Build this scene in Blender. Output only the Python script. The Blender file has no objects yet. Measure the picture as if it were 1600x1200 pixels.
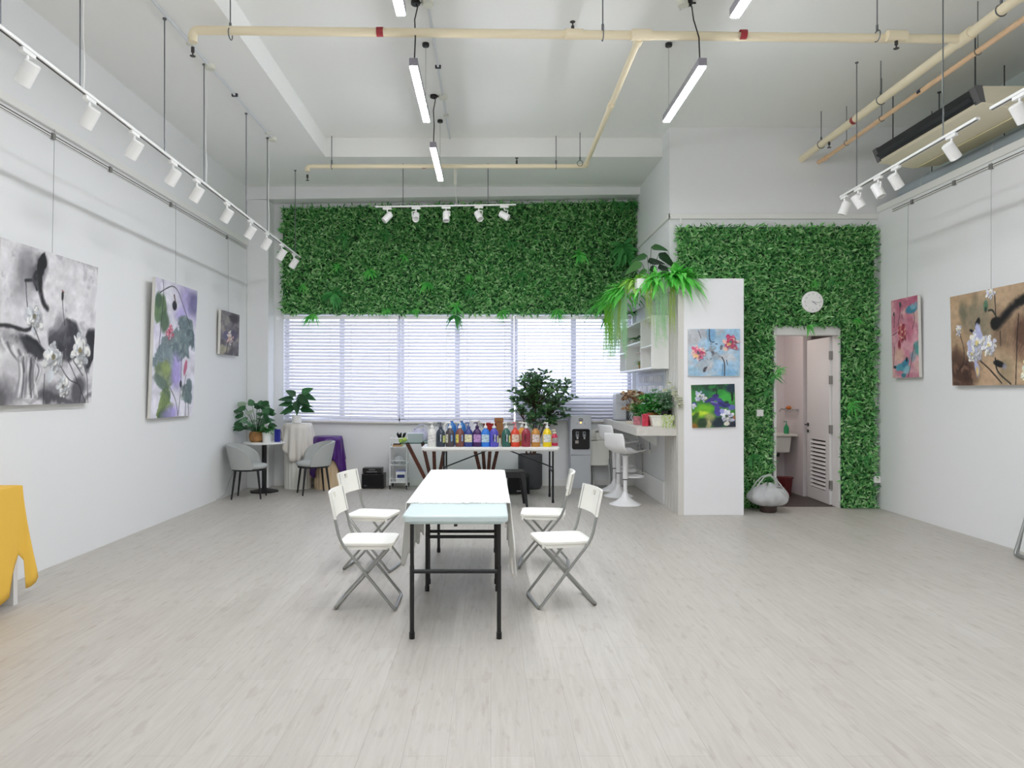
import bpy, math, random
import numpy as np
from mathutils import Vector, Matrix, Euler
random.seed(11); RNG = np.random.default_rng(11)
PI = math.pi; R = math.radians
LAMP_E = 42.0; SKY_E = 0.9; EXPO = 1.66   # lamp, sky, camera exposure
SC = bpy.context.scene; COL = SC.collection

# ------------------------------------------------------------------ colour and materials
def lin1(c): return c/12.92 if c <= .04045 else ((c+.055)/1.055)**2.4
def lin(h):
    h = h.lstrip('#')
    return tuple(lin1(int(h[i:i+2], 16)/255) for i in (0, 2, 4)) + (1.0,)

def new_mat(name):
    m = bpy.data.materials.new(name); m.use_nodes = True
    nt = m.node_tree
    return m, nt, nt.nodes['Principled BSDF'], nt.nodes['Material Output']

def mat(name, hexa, rough=.5, metal=0, noise=0, nscale=20, bump=0, bscale=80, emit=0, spec=None):
    m, nt, b, out = new_mat(name)
    c = lin(hexa)
    b.inputs['Base Color'].default_value = c
    b.inputs['Roughness'].default_value = rough
    b.inputs['Metallic'].default_value = metal
    if spec is not None: b.inputs['Specular IOR Level'].default_value = spec
    if emit:
        b.inputs['Emission Color'].default_value = c
        b.inputs['Emission Strength'].default_value = emit
    if noise or bump:
        tc = nt.nodes.new('ShaderNodeTexCoord')
    if noise:
        n = nt.nodes.new('ShaderNodeTexNoise'); n.inputs['Scale'].default_value = nscale
        n.inputs['Detail'].default_value = 4
        nt.links.new(tc.outputs['Object'], n.inputs['Vector'])
        r = nt.nodes.new('ShaderNodeValToRGB')
        r.color_ramp.elements[0].position = .3; r.color_ramp.elements[1].position = .7
        r.color_ramp.elements[0].color = tuple(max(0, v*(1-noise)) for v in c[:3]) + (1,)
        r.color_ramp.elements[1].color = tuple(min(1, v*(1+noise)) for v in c[:3]) + (1,)
        nt.links.new(n.outputs['Fac'], r.inputs['Fac'])
        nt.links.new(r.outputs['Color'], b.inputs['Base Color'])
    if bump:
        n2 = nt.nodes.new('ShaderNodeTexNoise'); n2.inputs['Scale'].default_value = bscale
        nt.links.new(tc.outputs['Object'], n2.inputs['Vector'])
        bp = nt.nodes.new('ShaderNodeBump'); bp.inputs['Strength'].default_value = bump
        bp.inputs['Distance'].default_value = .01
        nt.links.new(n2.outputs['Fac'], bp.inputs['Height'])
        nt.links.new(bp.outputs['Normal'], b.inputs['Normal'])
    return m

def leaf_mat(name, hexes, rough=.5, trans=.25):
    """each leaf its own hue"""
    m, nt, b, out = new_mat(name)
    g = nt.nodes.new('ShaderNodeNewGeometry')
    r = nt.nodes.new('ShaderNodeValToRGB')
    els = r.color_ramp.elements
    while len(els) < len(hexes): els.new(.5)
    for i, h in enumerate(hexes):
        els[i].position = i/(len(hexes)-1); els[i].color = lin(h)
    nt.links.new(g.outputs['Random Per Island'], r.inputs['Fac'])
    nt.links.new(r.outputs['Color'], b.inputs['Base Color'])
    b.inputs['Roughness'].default_value = rough
    if trans:
        t = nt.nodes.new('ShaderNodeBsdfTranslucent')
        nt.links.new(r.outputs['Color'], t.inputs['Color'])
        mx = nt.nodes.new('ShaderNodeMixShader'); mx.inputs['Fac'].default_value = trans
        nt.links.new(b.outputs['BSDF'], mx.inputs[1]); nt.links.new(t.outputs['BSDF'], mx.inputs[2])
        nt.links.new(mx.outputs['Shader'], out.inputs['Surface'])
    return m

def sheer_mat(name, hexa, clear=.0, trans=.4, rough=.5):
    """thin plastic or cloth: partly see-through, partly translucent"""
    m, nt, b, out = new_mat(name)
    b.inputs['Base Color'].default_value = lin(hexa); b.inputs['Roughness'].default_value = rough
    t = nt.nodes.new('ShaderNodeBsdfTranslucent'); t.inputs['Color'].default_value = lin(hexa)
    mx = nt.nodes.new('ShaderNodeMixShader'); mx.inputs['Fac'].default_value = trans
    nt.links.new(b.outputs['BSDF'], mx.inputs[1]); nt.links.new(t.outputs['BSDF'], mx.inputs[2])
    last = mx
    if clear:
        tr = nt.nodes.new('ShaderNodeBsdfTransparent')
        m2 = nt.nodes.new('ShaderNodeMixShader'); m2.inputs['Fac'].default_value = clear
        nt.links.new(mx.outputs['Shader'], m2.inputs[1]); nt.links.new(tr.outputs['BSDF'], m2.inputs[2])
        last = m2
    nt.links.new(last.outputs['Shader'], out.inputs['Surface'])
    return m

def glass_mat(name, tint='#eaf6f2', gloss=.08):
    m, nt, b, out = new_mat(name)
    tr = nt.nodes.new('ShaderNodeBsdfTransparent'); tr.inputs['Color'].default_value = lin(tint)
    gl = nt.nodes.new('ShaderNodeBsdfGlossy'); gl.inputs['Roughness'].default_value = .03
    mx = nt.nodes.new('ShaderNodeMixShader'); mx.inputs['Fac'].default_value = gloss
    nt.links.new(tr.outputs['BSDF'], mx.inputs[1]); nt.links.new(gl.outputs['BSDF'], mx.inputs[2])
    nt.links.new(mx.outputs['Shader'], out.inputs['Surface'])
    return m

def floor_mat():
    m, nt, b, out = new_mat('pale_vinyl_planks')
    N = nt.nodes.new; L = nt.links.new
    tc = N('ShaderNodeTexCoord')
    mp = N('ShaderNodeMapping'); mp.inputs['Rotation'].default_value = (0, 0, PI/2)
    L(tc.outputs['Object'], mp.inputs['Vector'])
    br = N('ShaderNodeTexBrick')
    br.inputs['Scale'].default_value = 1; br.inputs['Brick Width'].default_value = 1.22
    br.inputs['Row Height'].default_value = .18; br.inputs['Mortar Size'].default_value = .0011
    br.inputs['Mortar Smooth'].default_value = .2
    br.offset = .37; br.inputs['Bias'].default_value = 0
    br.inputs['Color1'].default_value = lin('#c2beb6'); br.inputs['Color2'].default_value = lin('#bdb8b0')
    br.inputs['Mortar'].default_value = lin('#a6a199')
    L(mp.outputs['Vector'], br.inputs['Vector'])
    g1 = N('ShaderNodeMapping'); g1.inputs['Scale'].default_value = (22, 1.6, 1)
    L(tc.outputs['Object'], g1.inputs['Vector'])
    n1 = N('ShaderNodeTexNoise'); n1.inputs['Scale'].default_value = 1.6; n1.inputs['Detail'].default_value = 9
    n1.inputs['Roughness'].default_value = .62; n1.inputs['Distortion'].default_value = .8
    L(g1.outputs['Vector'], n1.inputs['Vector'])
    r1 = N('ShaderNodeValToRGB'); r1.color_ramp.elements[0].position = .30; r1.color_ramp.elements[1].position = .62
    r1.color_ramp.elements[0].color = (.83, .815, .795, 1); r1.color_ramp.elements[1].color = (1, 1, 1, 1)
    L(n1.outputs['Fac'], r1.inputs['Fac'])
    g2 = N('ShaderNodeMapping'); g2.inputs['Scale'].default_value = (9, 2.2, 1)
    L(tc.outputs['Object'], g2.inputs['Vector'])
    n2 = N('ShaderNodeTexNoise'); n2.inputs['Scale'].default_value = 2.4; n2.inputs['Detail'].default_value = 6
    L(g2.outputs['Vector'], n2.inputs['Vector'])
    r2 = N('ShaderNodeValToRGB'); r2.color_ramp.elements[0].position = .33; r2.color_ramp.elements[1].position = .43
    r2.color_ramp.elements[0].color = (.86, .84, .82, 1); r2.color_ramp.elements[1].color = (1, 1, 1, 1)
    L(n2.outputs['Fac'], r2.inputs['Fac'])
    m1 = N('ShaderNodeMix'); m1.data_type = 'RGBA'; m1.blend_type = 'MULTIPLY'; m1.inputs['Factor'].default_value = .75
    L(br.outputs['Color'], m1.inputs['A']); L(r1.outputs['Color'], m1.inputs['B'])
    m2 = N('ShaderNodeMix'); m2.data_type = 'RGBA'; m2.blend_type = 'MULTIPLY'; m2.inputs['Factor'].default_value = .8
    L(m1.outputs['Result'], m2.inputs['A']); L(r2.outputs['Color'], m2.inputs['B'])
    L(m2.outputs['Result'], b.inputs['Base Color'])
    b.inputs['Roughness'].default_value = .42; b.inputs['Specular IOR Level'].default_value = .35
    bp = N('ShaderNodeBump'); bp.inputs['Strength'].default_value = .12; bp.inputs['Distance'].default_value = .003
    L(n1.outputs['Fac'], bp.inputs['Height']); L(bp.outputs['Normal'], b.inputs['Normal'])
    return m

def wood_mat(name, h1, h2, scale=(2, 2, 30), rough=.45):
    m, nt, b, out = new_mat(name)
    N = nt.nodes.new; L = nt.links.new
    tc = N('ShaderNodeTexCoord'); mp = N('ShaderNodeMapping'); mp.inputs['Scale'].default_value = scale
    L(tc.outputs['Object'], mp.inputs['Vector'])
    n = N('ShaderNodeTexNoise'); n.inputs['Scale'].default_value = 2; n.inputs['Detail'].default_value = 6
    n.inputs['Distortion'].default_value = 1.2
    L(mp.outputs['Vector'], n.inputs['Vector'])
    r = N('ShaderNodeValToRGB'); r.color_ramp.elements[0].position = .35; r.color_ramp.elements[1].position = .65
    r.color_ramp.elements[0].color = lin(h1); r.color_ramp.elements[1].color = lin(h2)
    L(n.outputs['Fac'], r.inputs['Fac']); L(r.outputs['Color'], b.inputs['Base Color'])
    b.inputs['Roughness'].default_value = rough
    return m

def paint_mat():
    m, nt, b, out = new_mat('oil_paint')
    a = nt.nodes.new('ShaderNodeAttribute'); a.attribute_name = 'paint'
    nt.links.new(a.outputs['Color'], b.inputs['Base Color'])
    b.inputs['Roughness'].default_value = .55
    return m

# ------------------------------------------------------------------ mesh builder
class MB:
    def __init__(s): s.v = []; s.f = []
    def add(s, vs, fs):
        n = len(s.v); s.v += [tuple(p) for p in vs]; s.f += [tuple(i+n for i in f) for f in fs]
        return s
    def box(s, x0, x1, y0, y1, z0, z1, M=None):
        vs = [Vector((x, y, z)) for z in (z0, z1) for y in (y0, y1) for x in (x0, x1)]
        if M is not None: vs = [M @ p for p in vs]
        return s.add(vs, [(0, 2, 3, 1), (4, 5, 7, 6), (0, 1, 5, 4), (1, 3, 7, 5), (3, 2, 6, 7), (2, 0, 4, 6)])
    def cbox(s, c, sx, sy, sz, M=None):
        return s.box(c[0]-sx/2, c[0]+sx/2, c[1]-sy/2, c[1]+sy/2, c[2]-sz/2, c[2]+sz/2, M)
    def tube(s, path, r, n=8, cap=True, flat=1.0):
        P = [Vector(p) for p in path]; k = len(P)
        rr = list(r) if isinstance(r, (list, tuple)) else [r]*k
        T = []
        for i in range(k):
            a = P[max(i-1, 0)]; b = P[min(i+1, k-1)]; d = (b-a)
            T.append(d.normalized() if d.length > 1e-9 else Vector((0, 0, 1)))
        up = Vector((0, 0, 1)) if abs(T[0].z) < .9 else Vector((1, 0, 0))
        u = T[0].cross(up).normalized(); vs = []; fs = []
        for i in range(k):
            u = (u - T[i]*u.dot(T[i])); u = u.normalized() if u.length > 1e-6 else T[i].orthogonal().normalized()
            w = T[i].cross(u)
            for j in range(n):
                a = 2*PI*(j+.5)/n
                vs.append(P[i] + (u*math.cos(a) + w*math.sin(a)*flat)*rr[i])
        for i in range(k-1):
            for j in range(n):
                a = i*n+j; b = i*n+(j+1) % n
                fs.append((a, b, b+n, a+n))
        if cap: fs.append(tuple(range(n-1, -1, -1))); fs.append(tuple((k-1)*n+j for j in range(n)))
        return s.add(vs, fs)
    def bar(s, a, b, w, h=None, up=(0, 0, 1)):
        """square bar from a to b"""
        a = Vector(a); b = Vector(b); h = h or w
        t = (b-a).normalized(); upv = Vector(up)
        if abs(t.dot(upv)) > .98: upv = Vector((0, 1, 0))
        x = t.cross(upv).normalized(); y = x.cross(t)
        vs = []
        for p in (a, b):
            for sx, sy in ((-1, -1), (1, -1), (1, 1), (-1, 1)): vs.append(p + x*sx*w/2 + y*sy*h/2)
        return s.add(vs, [(3, 2, 1, 0), (4, 5, 6, 7), (0, 1, 5, 4), (1, 2, 6, 5), (2, 3, 7, 6), (3, 0, 4, 7)])
    def lathe(s, prof, c=(0, 0, 0), n=24, M=None, sx=1, sy=1):
        """prof: (radius, height) from bottom to top"""
        vs = []; fs = []
        for (r, z) in prof:
            for j in range(n):
                a = 2*PI*j/n
                p = Vector((r*math.cos(a)*sx, r*math.sin(a)*sy, z))
                if M is not None: p = M @ p
                vs.append(p + Vector(c))
        k = len(prof)
        for i in range(k-1):
            for j in range(n):
                fs.append((i*n+j, i*n+(j+1) % n, (i+1)*n+(j+1) % n, (i+1)*n+j))
        fs.append(tuple(range(n-1, -1, -1))); fs.append(tuple((k-1)*n+j for j in range(n)))
        return s.add(vs, fs)
    def prism(s, poly, y0, y1, M=None):
        """poly of (x,z) extruded along y"""
        n = len(poly)
        vs = [Vector((x, y0, z)) for x, z in poly] + [Vector((x, y1, z)) for x, z in poly]
        if M is not None: vs = [M @ p for p in vs]
        return s.add(vs, [tuple(range(n)), tuple(range(2*n-1, n-1, -1))] + [(i, i+n, (i+1) % n + n, (i+1) % n) for i in range(n)])
    def grid(s, pts):
        """pts: rows of points"""
        h = len(pts); w = len(pts[0]); vs = [p for row in pts for p in row]
        return s.add(vs, [(i*w+j, i*w+j+1, (i+1)*w+j+1, (i+1)*w+j) for i in range(h-1) for j in range(w-1)])
    def blade(s, base, d, up, L, W, n=4, droop=.3, fold=.18, shape='leaf'):
        """one leaf: base, direction, face normal"""
        base = Vector(base); d = Vector(d).normalized(); up = Vector(up)
        side = d.cross(up); side = side.normalized() if side.length > 1e-5 else d.orthogonal().normalized()
        nrm = side.cross(d).normalized(); vs = []; fs = []
        for i in range(n+1):
            t = i/n
            if shape == 'leaf': w = math.sin(PI*min(1, t**.75*.97+.03))
            elif shape == 'heart': w = math.sin(PI*min(1, t**.5*.96+.04))**.8
            else: w = (1-t)**.6*(.5+.5*min(1, t*6))
            c = base + d*(L*t) - Vector((0, 0, 1))*(droop*L*t*t)
            vs += [c + side*(W/2*w) + nrm*(fold*W/2*w), c, c - side*(W/2*w) + nrm*(fold*W/2*w)]
        for i in range(n):
            a = i*3
            fs += [(a, a+1, a+4, a+3), (a+1, a+2, a+5, a+4)]
        return s.add(vs, fs)
    def build(s, name, m, parent=None, smooth=False, bevel=0, solid=0, subsurf=0, loc=None):
        me = bpy.data.meshes.new(name); me.from_pydata(s.v, [], s.f); me.update()
        o = bpy.data.objects.new(name, me); COL.objects.link(o)
        if m is not None: me.materials.append(m)
        if parent is not None: o.parent = parent
        if loc is not None: o.location = loc
        if smooth:
            me.polygons.foreach_set('use_smooth', [True]*len(me.polygons))
            if smooth != 'all': me.set_sharp_from_angle(angle=R(40))
        if solid:
            md = o.modifiers.new('solid', 'SOLIDIFY'); md.thickness = solid; md.offset = 0
        if subsurf:
            md = o.modifiers.new('sub', 'SUBSURF'); md.levels = subsurf; md.render_levels = subsurf
        if bevel:
            md = o.modifiers.new('bevel', 'BEVEL'); md.width = bevel; md.segments = 2; md.limit_method = 'ANGLE'
        return o

def tag(o, label=None, cat=None, group=None, kind=None):
    if label: o['label'] = label
    if cat: o['category'] = cat
    if group: o['group'] = group
    if kind: o['kind'] = kind
    return o
def thing(name, label, cat, loc=(0, 0, 0), rz=0, group=None):
    o = bpy.data.objects.new(name, None); COL.objects.link(o)
    o.location = loc; o.rotation_euler = (0, 0, rz); o.empty_display_size = .1
    return tag(o, label, cat, group)
def struct(o, label=None): return tag(o, label, None, None, 'structure')
def copy_tree(o, parent=None):
    c = o.copy(); COL.objects.link(c)
    if parent is not None: c.parent = parent
    for ch in [x for x in COL.objects if x.parent == o]: copy_tree(ch, c)
    return c
def bend(a, b, c, r, n=5):
    """rounded corner at b"""
    a, b, c = Vector(a), Vector(b), Vector(c)
    p = b + (a-b).normalized()*r; q = b + (c-b).normalized()*r
    return [p*(1-t)**2 + b*2*t*(1-t) + q*t*t for t in [i/n for i in range(n+1)]]
def text_mesh(txt, size):
    cu = bpy.data.curves.new('letters', 'FONT'); cu.body = txt; cu.size = size; cu.align_x = 'CENTER'; cu.align_y = 'CENTER'
    cu.resolution_u = 3
    o = bpy.data.objects.new('letters', cu); COL.objects.link(o)
    dg = bpy.context.evaluated_depsgraph_get(); me = bpy.data.meshes.new_from_object(o.evaluated_get(dg))
    vs = [v.co.copy() for v in me.vertices]; fs = [tuple(p.vertices) for p in me.polygons]
    bpy.data.objects.remove(o); bpy.data.meshes.remove(me); bpy.data.curves.remove(cu)
    return vs, fs

# ------------------------------------------------------------------ shared materials
WALL = mat('white_wall_paint', '#ebecec', .75, bump=.03, bscale=60)
CEIL = mat('white_ceiling_paint', '#f3f4f1', .8)
TRIM = mat('white_trim', '#ecece8', .5)
WHITE = mat('white_plastic', '#f1f1ee', .35)
WMETAL = mat('white_metal', '#f0f0f0', .35)
IVORY = mat('ivory_plastic', '#f4f3ea', .35)
MINTCAST = mat('mint_cast_plastic', '#cddcdb', .35)  # white plastic with a mint colour cast put into its base colour
BLACK = mat('black_metal', '#16171a', .4)
BLACKP = mat('black_plastic', '#121214', .35)
DGREY = mat('dark_grey_plastic', '#3a3b40', .5)
STEEL = mat('brushed_steel_tube', '#a9aba9', .32, .85)
CHROME = mat('chrome', '#c9cbcc', .15, 1)
CREAMPIPE = mat('cream_pipe_paint', '#efe3c4', .45)
PEACHPIPE = mat('peach_pipe_paint', '#ecc8a0', .45)
RED = mat('red_tape', '#a03038', .5)
NAVY = mat('navy_tape', '#15163a', .5)
CONDUIT = mat('white_conduit', '#d9dde0', .5)
JBOX = mat('ivory_junction_box', '#dfe0d2', .5)
ROD = mat('grey_rod', '#74777a', .45, .6)
WIRE = mat('thin_wire', '#9a9c9a', .5)
# ------------------------------------------------------------------ the room
XL, XR, XS = -3.73, 4.93, 2.28         # side walls, and the return wall beside the bar
YF, YB = 9.03, 11.10                   # wall with the door, window wall
Z1, Z2 = 4.60, 4.85                    # soffit and ceiling
Y0 = -3.2                              # wall behind the camera
FLOOR = floor_mat()
b = MB(); b.box(XL-.12, XS+.1, Y0, YB+.2, -.1, 0); b.box(XS+.1, 5.8, Y0, YF+.05, -.1, 0)
struct(b.build('floor', FLOOR), 'pale washed timber plank floor')
b = MB(); b.box(XS+.1, 5.8, YF+.05, YB+.2, -.1, .002)
struct(b.build('floor_washroom', mat('dark_brown_tiles', '#4c4341', .5, noise=.15, nscale=6)))
b = MB(); b.box(XL-.12, XL, Y0, YB+.2, 0, Z2)
struct(b.build('wall_left', WALL), 'white wall with three hung canvases')
b = MB(); b.box(XL, XL+.035, Y0, 10.8, 3.70, 3.77)
struct(b.build('trim_1', TRIM, bevel=.006))
b = MB(); b.box(XL-.12, 5.8, Y0-.12, Y0, 0, Z2)
struct(b.build('wall_front', WALL))
# window wall: an opening from X -3.25 to 2.2, the third window with a higher sill
WX = [-3.25, -1.43, .37, 2.22]
b = MB()
b.box(XL-.12, XS+.12, YB, YB+.2, 0, 1.0); b.box(XL-.12, WX[0], YB, YB+.2, 1.0, 2.68)
b.box(WX[3], XS+.12, YB, YB+.2, 1.0, 2.68); b.box(XL-.12, XS+.12, YB, YB+.2, 2.68, Z2)
b.box(WX[2]+.02, WX[3], YB+.1, YB+.2, 1.0, 1.33)
struct(b.build('wall_back', WALL))
b = MB(); b.box(XL, -3.40, 10.80, YB, 0, 4.41)
struct(b.build('wall_pier', WALL, bevel=.012))
b = MB(); b.box(WX[0], WX[3], YB-.015, YB+.1, .985, 1.0)
struct(b.build('trim_2', TRIM))
b = MB(); b.box(XL, XS, YB-.012, YB, 0, .10)
struct(b.build('baseboard_back', TRIM))
# ceiling with a shallow coffer, soffits round it and the beam over the window
b = MB(); b.box(-2.2, 5.8, Y0, 9.4, Z2, Z2+.1)
struct(b.build('ceiling', CEIL))
b = MB(); b.box(XL-.12, -2.2, Y0, YB+.2, Z1, Z2+.1); b.box(-2.2, XS+.1, 9.4, YB+.2, Z1, Z2+.1)
struct(b.build('ceiling_soffit', CEIL))
b = MB(); b.prism([(XL, 4.41), (XS, 4.49), (XS, Z1), (XL, Z1)], 10.8, YB)
struct(b.build('trim_3', WALL))
# return wall, wall with the door, washroom
b = MB(); b.box(XS, XS+.1, YF, YB+.2, 0, Z2)
struct(b.build('wall_return', WALL))
b = MB(); b.box(XS+.1, 3.60, YF, YF+.1, 0, Z2); b.box(4.46, 5.6, YF, YF+.1, 0, Z2); b.box(3.60, 4.46, YF, YF+.1, 2.31, Z2)
struct(b.build('wall_door', WALL))
b = MB(); b.box(XS-.02, XR+.1, YF-.03, YF, 3.68, 3.745); b.box(XS-.03, XS, YF-.03, 10.9, 3.68, 3.745)
b.box(XS+.12, XS+.15, YF-.035, YF-.03, 3.62, 3.69)
struct(b.build('trim_4', TRIM, bevel=.005))
b = MB(); b.box(XS-.03, XS, 9.25, YB-.02, 0, .30)
struct(b.build('baseboard_return', TRIM, bevel=.004))
b = MB(); b.box(XR, XR+.1, Y0, YF, 0, 3.76)
struct(b.build('wall_right', WALL), 'white partition wall with two hung canvases')
b = MB(); b.box(XR-.02, XR+.12, Y0, YF-.03, 3.75, 3.83)
struct(b.build('trim_5', TRIM, bevel=.006))
b = MB(); b.box(5.6, 5.7, Y0, YF+.1, 0, Z2)
struct(b.build('wall_outer', mat('grey_green_wall', '#ccd6d3', .8)))
WASH = mat('washroom_paint', '#dcd5d5', .7)
b = MB(); b.box(XS+.1, 5.6, 10.6, 10.7, 0, 2.7); b.box(4.40, 4.52, 9.97, 10.6, 0, 2.7); b.box(XS+.1, 2.9, YF+.1, 10.6, 0, 2.7)
b.box(5.2, 5.3, YF+.1, 10.6, 0, 2.7)
struct(b.build('wall_washroom', WASH))
b = MB(); b.box(XS+.1, 5.6, YF+.1, 10.7, 2.7, 2.8)
struct(b.build('ceiling_washroom', WASH))
t = thing('washroom_lamp', 'round ceiling lamp inside the washroom, hidden above the door head', 'lamp', (3.62, 9.75, 2.70)); MB().lathe([(.13, -.05), (.15, -.03), (.15, 0)], n=24).build('lamp_base', TRIM, t, smooth=True); MB().lathe([(.10, -.062), (.128, -.052)], n=24).build('diffuser', mat('washroom_diffuser', '#fff4ee', .5, emit=14), t, smooth=True)
# the block at the end of the bar
b = MB(); b.box(XS+.02, 3.03, 8.47, YF, 0, 2.836)
struct(b.build('wall_block', mat('white_panel', '#f0f0f2', .5), bevel=.003), 'white full-height panel block carrying two small canvases')
b = MB()
for i in range(8):
    y = 8.468+i*.085
    b.box(XS-.04, XS+.03, y, y+.05, 0, 2.83)
b.box(XS-.012, XS+.03, 8.475, 9.13, 0, 2.83)
struct(b.build('trim_6', mat('greige_slats', '#d6d4cc', .5)), 'vertical greige slats on the side of the white block')

# ------------------------------------------------------------------ windows, blinds
FR = mat('white_window_frame', '#d9dade', .45)
GL = glass_mat('window_glass', '#f4f8ff', .06)
for i in range(3):
    x0, x1 = WX[i]+.005, WX[i+1]-.005
    zb = 1.335 if i == 2 else 1.005
    xm = [-2.36, -.53, 1.31][i]
    w = thing('window_%d' % (i+1), None, None, ((x0+x1)/2, YB+.14, zb)); struct(w)
    cx = (x0+x1)/2
    b = MB()
    for a, c, e, f in ((x0, x0+.05, zb, 2.675), (x1-.05, x1, zb, 2.675), (x0, x1, zb, zb+.05), (x0, x1, 2.625, 2.675), (xm-.04, xm+.04, zb+.05, 2.625)):
        b.box(a-cx, c-cx, -.03, .03, e-zb, f-zb)
    b.build('window_frame', FR, w)
    for a, c in ((x0+.05, xm-.04), (xm+.04, x1-.05)):
        g = MB(); g.box(a-cx, c-cx, -.004, .004, .05, 2.625-zb); g.build('window_pane', GL, w)
SLAT = sheer_mat('white_blind_slat', '#e6e5ee', 0, .08, .4)
CORD = mat('blind_cord', '#f4f4f6', .6)
def blind(x0, x1, zb0, zb1, tilt, label, pitch=.052):
    t = thing('venetian_blind', label, 'window blind', ((x0+x1)/2, YB-.045, 2.66), 0, 'venetian blinds over the window')
    h = (x1-x0)/2
    MB().box(-h, h, -.03, .03, -.055, 0).build('head_rail', WMETAL, t, bevel=.004)
    n = int((2.60-max(zb0, zb1))/pitch); s = MB()
    for k in range(n):
        f = (k+.7)/n
        za = -.06 + f*(zb0-2.60); zb = -.06 + f*(zb1-2.60)
        dy, dz = .0245*math.cos(tilt), .0245*math.sin(tilt)
        rows = []
        for q, (oy, oz) in enumerate(((-dy, -dz), (0, .003), (dy, dz))):
            rows.append([(-h, oy, za+oz), (h, oy, zb+oz)])
        s.grid(rows)
    s.build('slat', SLAT, t)
    r = MB(); a = zb0-2.66; c = zb1-2.66
    for dz in (0,): r.add([(-h, -.026, a-.02), (h, -.026, c-.02), (h, .026, c-.02), (-h, .026, a-.02), (-h, -.026, a), (h, -.026, c), (h, .026, c), (-h, .026, a)],
          [(3, 2, 1, 0), (4, 5, 6, 7), (0, 1, 5, 4), (1, 2, 6, 5), (2, 3, 7, 6), (3, 0, 4, 7)])
    r.build('bottom_rail', mat('beige_rail', '#dcd8d0', .45), t)
    for fx in (-.84, -.18, .18, .84):
        MB().tube([(fx*h, -.03, -.05), (fx*h, -.03, min(a, c)+.02)], .0035, 5).build('ladder_cord', CORD, t)
    return t
blind(WX[0]+.02, WX[1]-.01, 1.03, .995, R(61), 'white venetian blind behind the two corner plants, its bottom rail sloping')
blind(WX[1]+.01, WX[2]-.01, 1.00, 1.0, R(52), 'white venetian blind in the middle, behind the bottles and the cardboard box')
blind(WX[2]+.01, WX[3]-.02, 1.02, 1.02, R(30), 'white venetian blind behind the leafy tree and the water dispenser')

# ------------------------------------------------------------------ door and washroom
d = thing('door_1', None, None, (4.03, YF, 0)); struct(d, 'white door standing open into the washroom, louvre at its foot')
JAMB = mat('white_door_paint', '#e6e4e2', .5)
b = MB(); b.box(-.43, -.395, -.03, .14, 0, 2.31); b.box(.395, .43, -.03, .14, 0, 2.31); b.box(-.395, .395, -.03, .14, 2.20, 2.31)
b.build('door_frame', JAMB, d, bevel=.004)
# leaf: hinge at local (.39,.12), swings to local (.44,.92)
Mh = Matrix.Translation((.385, .15, 0)) @ Matrix.Rotation(R(87), 4, 'Z')
b = MB()
for a, c, e, f in ((0, .12, .01, 2.19), (.62, .74, .01, 2.19), (.12, .62, .01, .17), (.12, .62, .83, 2.19)): b.box(a, c, -.02, .02, e, f, Mh)
lf = b.build('door_leaf', JAMB, d)
b = MB()
for k in range(12):
    z = .185+k*.054
    b.add([Mh @ Vector(p) for p in ((.12, .022, z), (.62, .022, z), (.62, -.004, z+.030), (.12, -.004, z+.030), (.12, .014, z-.006), (.62, .014, z-.006), (.62, -.012, z+.024), (.12, -.012, z+.024))],
          [(0, 1, 2, 3), (7, 6, 5, 4), (0, 4, 5, 1), (2, 6, 7, 3)])
b.build('louvre', JAMB, lf); MB().box(.12, .62, -.018, -.014, .17, .83, Mh).build('louvre_gap_shade', mat('gap_shade_dark', '#2a2826', .7), lf)  # dark sheet added behind the slats, standing in for shade in the gaps
b = MB(); b.tube([Mh @ Vector(p) for p in ((.69, .02, 1.02), (.69, .065, 1.02), (.58, .065, 1.02))], .009, 8); b.lathe([(.025, 0), (.025, .012)], M=Mh @ Matrix.Translation((.69, .02, 1.02)) @ Matrix.Rotation(R(-90), 4, 'X'))
b.lathe([(.022, 0), (.022, .012)], M=Mh @ Matrix.Translation((.69, .02, .93)) @ Matrix.Rotation(R(-90), 4, 'X'))
b.build('door_handle', BLACK, lf, smooth=True)
for z in (.27, .99, 1.63, 1.95):
    MB().box(-.012, .05, -.012, .032, z-.055, z+.055, Matrix.Translation((.375, .135, 0))).build('hinge', mat('dull_steel', '#9c9c98', .4, .7), d)

s = thing('wash_basin', 'white wash basin in the washroom, green soap bottle on its rim', 'sink', (4.13, 10.34, .60))
BAS = mat('basin_ceramic', '#dcdad2', .3)
MB().box(-.26, .25, -.25, .26, .24, .27).build('counter_slab', BAS, s, bevel=.004)
MB().prism([(-.22, .0), (.16, .0), (.19, .24), (-.24, .24)], -.2, .26).build('bowl', BAS, s, bevel=.02)
b = MB(); b.tube([(.08, .02, 0), (.08, .02, -.06), (.08, .22, -.08)], .018, 8); b.build('drain_pipe', DGREY, s)
b = MB(); b.tube([(-.02, .2, .27), (-.02, .2, .36), (-.02, .08, .37)], .012, 8); b.build('faucet', CHROME, s, smooth=True)
s = thing('soap_bottle', 'green pump soap bottle on the washroom basin', 'soap bottle', (4.27, 10.22, .871))
SOAP = mat('green_soap', '#2f9a62', .15)
MB().lathe([(.034, 0), (.036, .01), (.036, .075), (.03, .10), (.013, .125), (.013, .135)], n=14).build('bottle_body', SOAP, s, smooth=True)
b = MB(); b.tube([(0, 0, .135), (0, 0, .175)], .006); b.tube([(.0, 0, .172), (-.04, 0, .172)], .006); b.build('pump', SOAP, s)
s = thing('wall_tap', 'steel wall fittings with an orange sponge above the washroom basin', 'tap', (4.40, 10.3, 1.21))
b = MB()
for y in (-.17, .2):
    b.box(-.03, 0, y-.03, y+.03, -.02, .02); b.tube([(-.02, y, 0), (-.09, y, .01), (-.12, y, -.03)], .010, 8)
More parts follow.
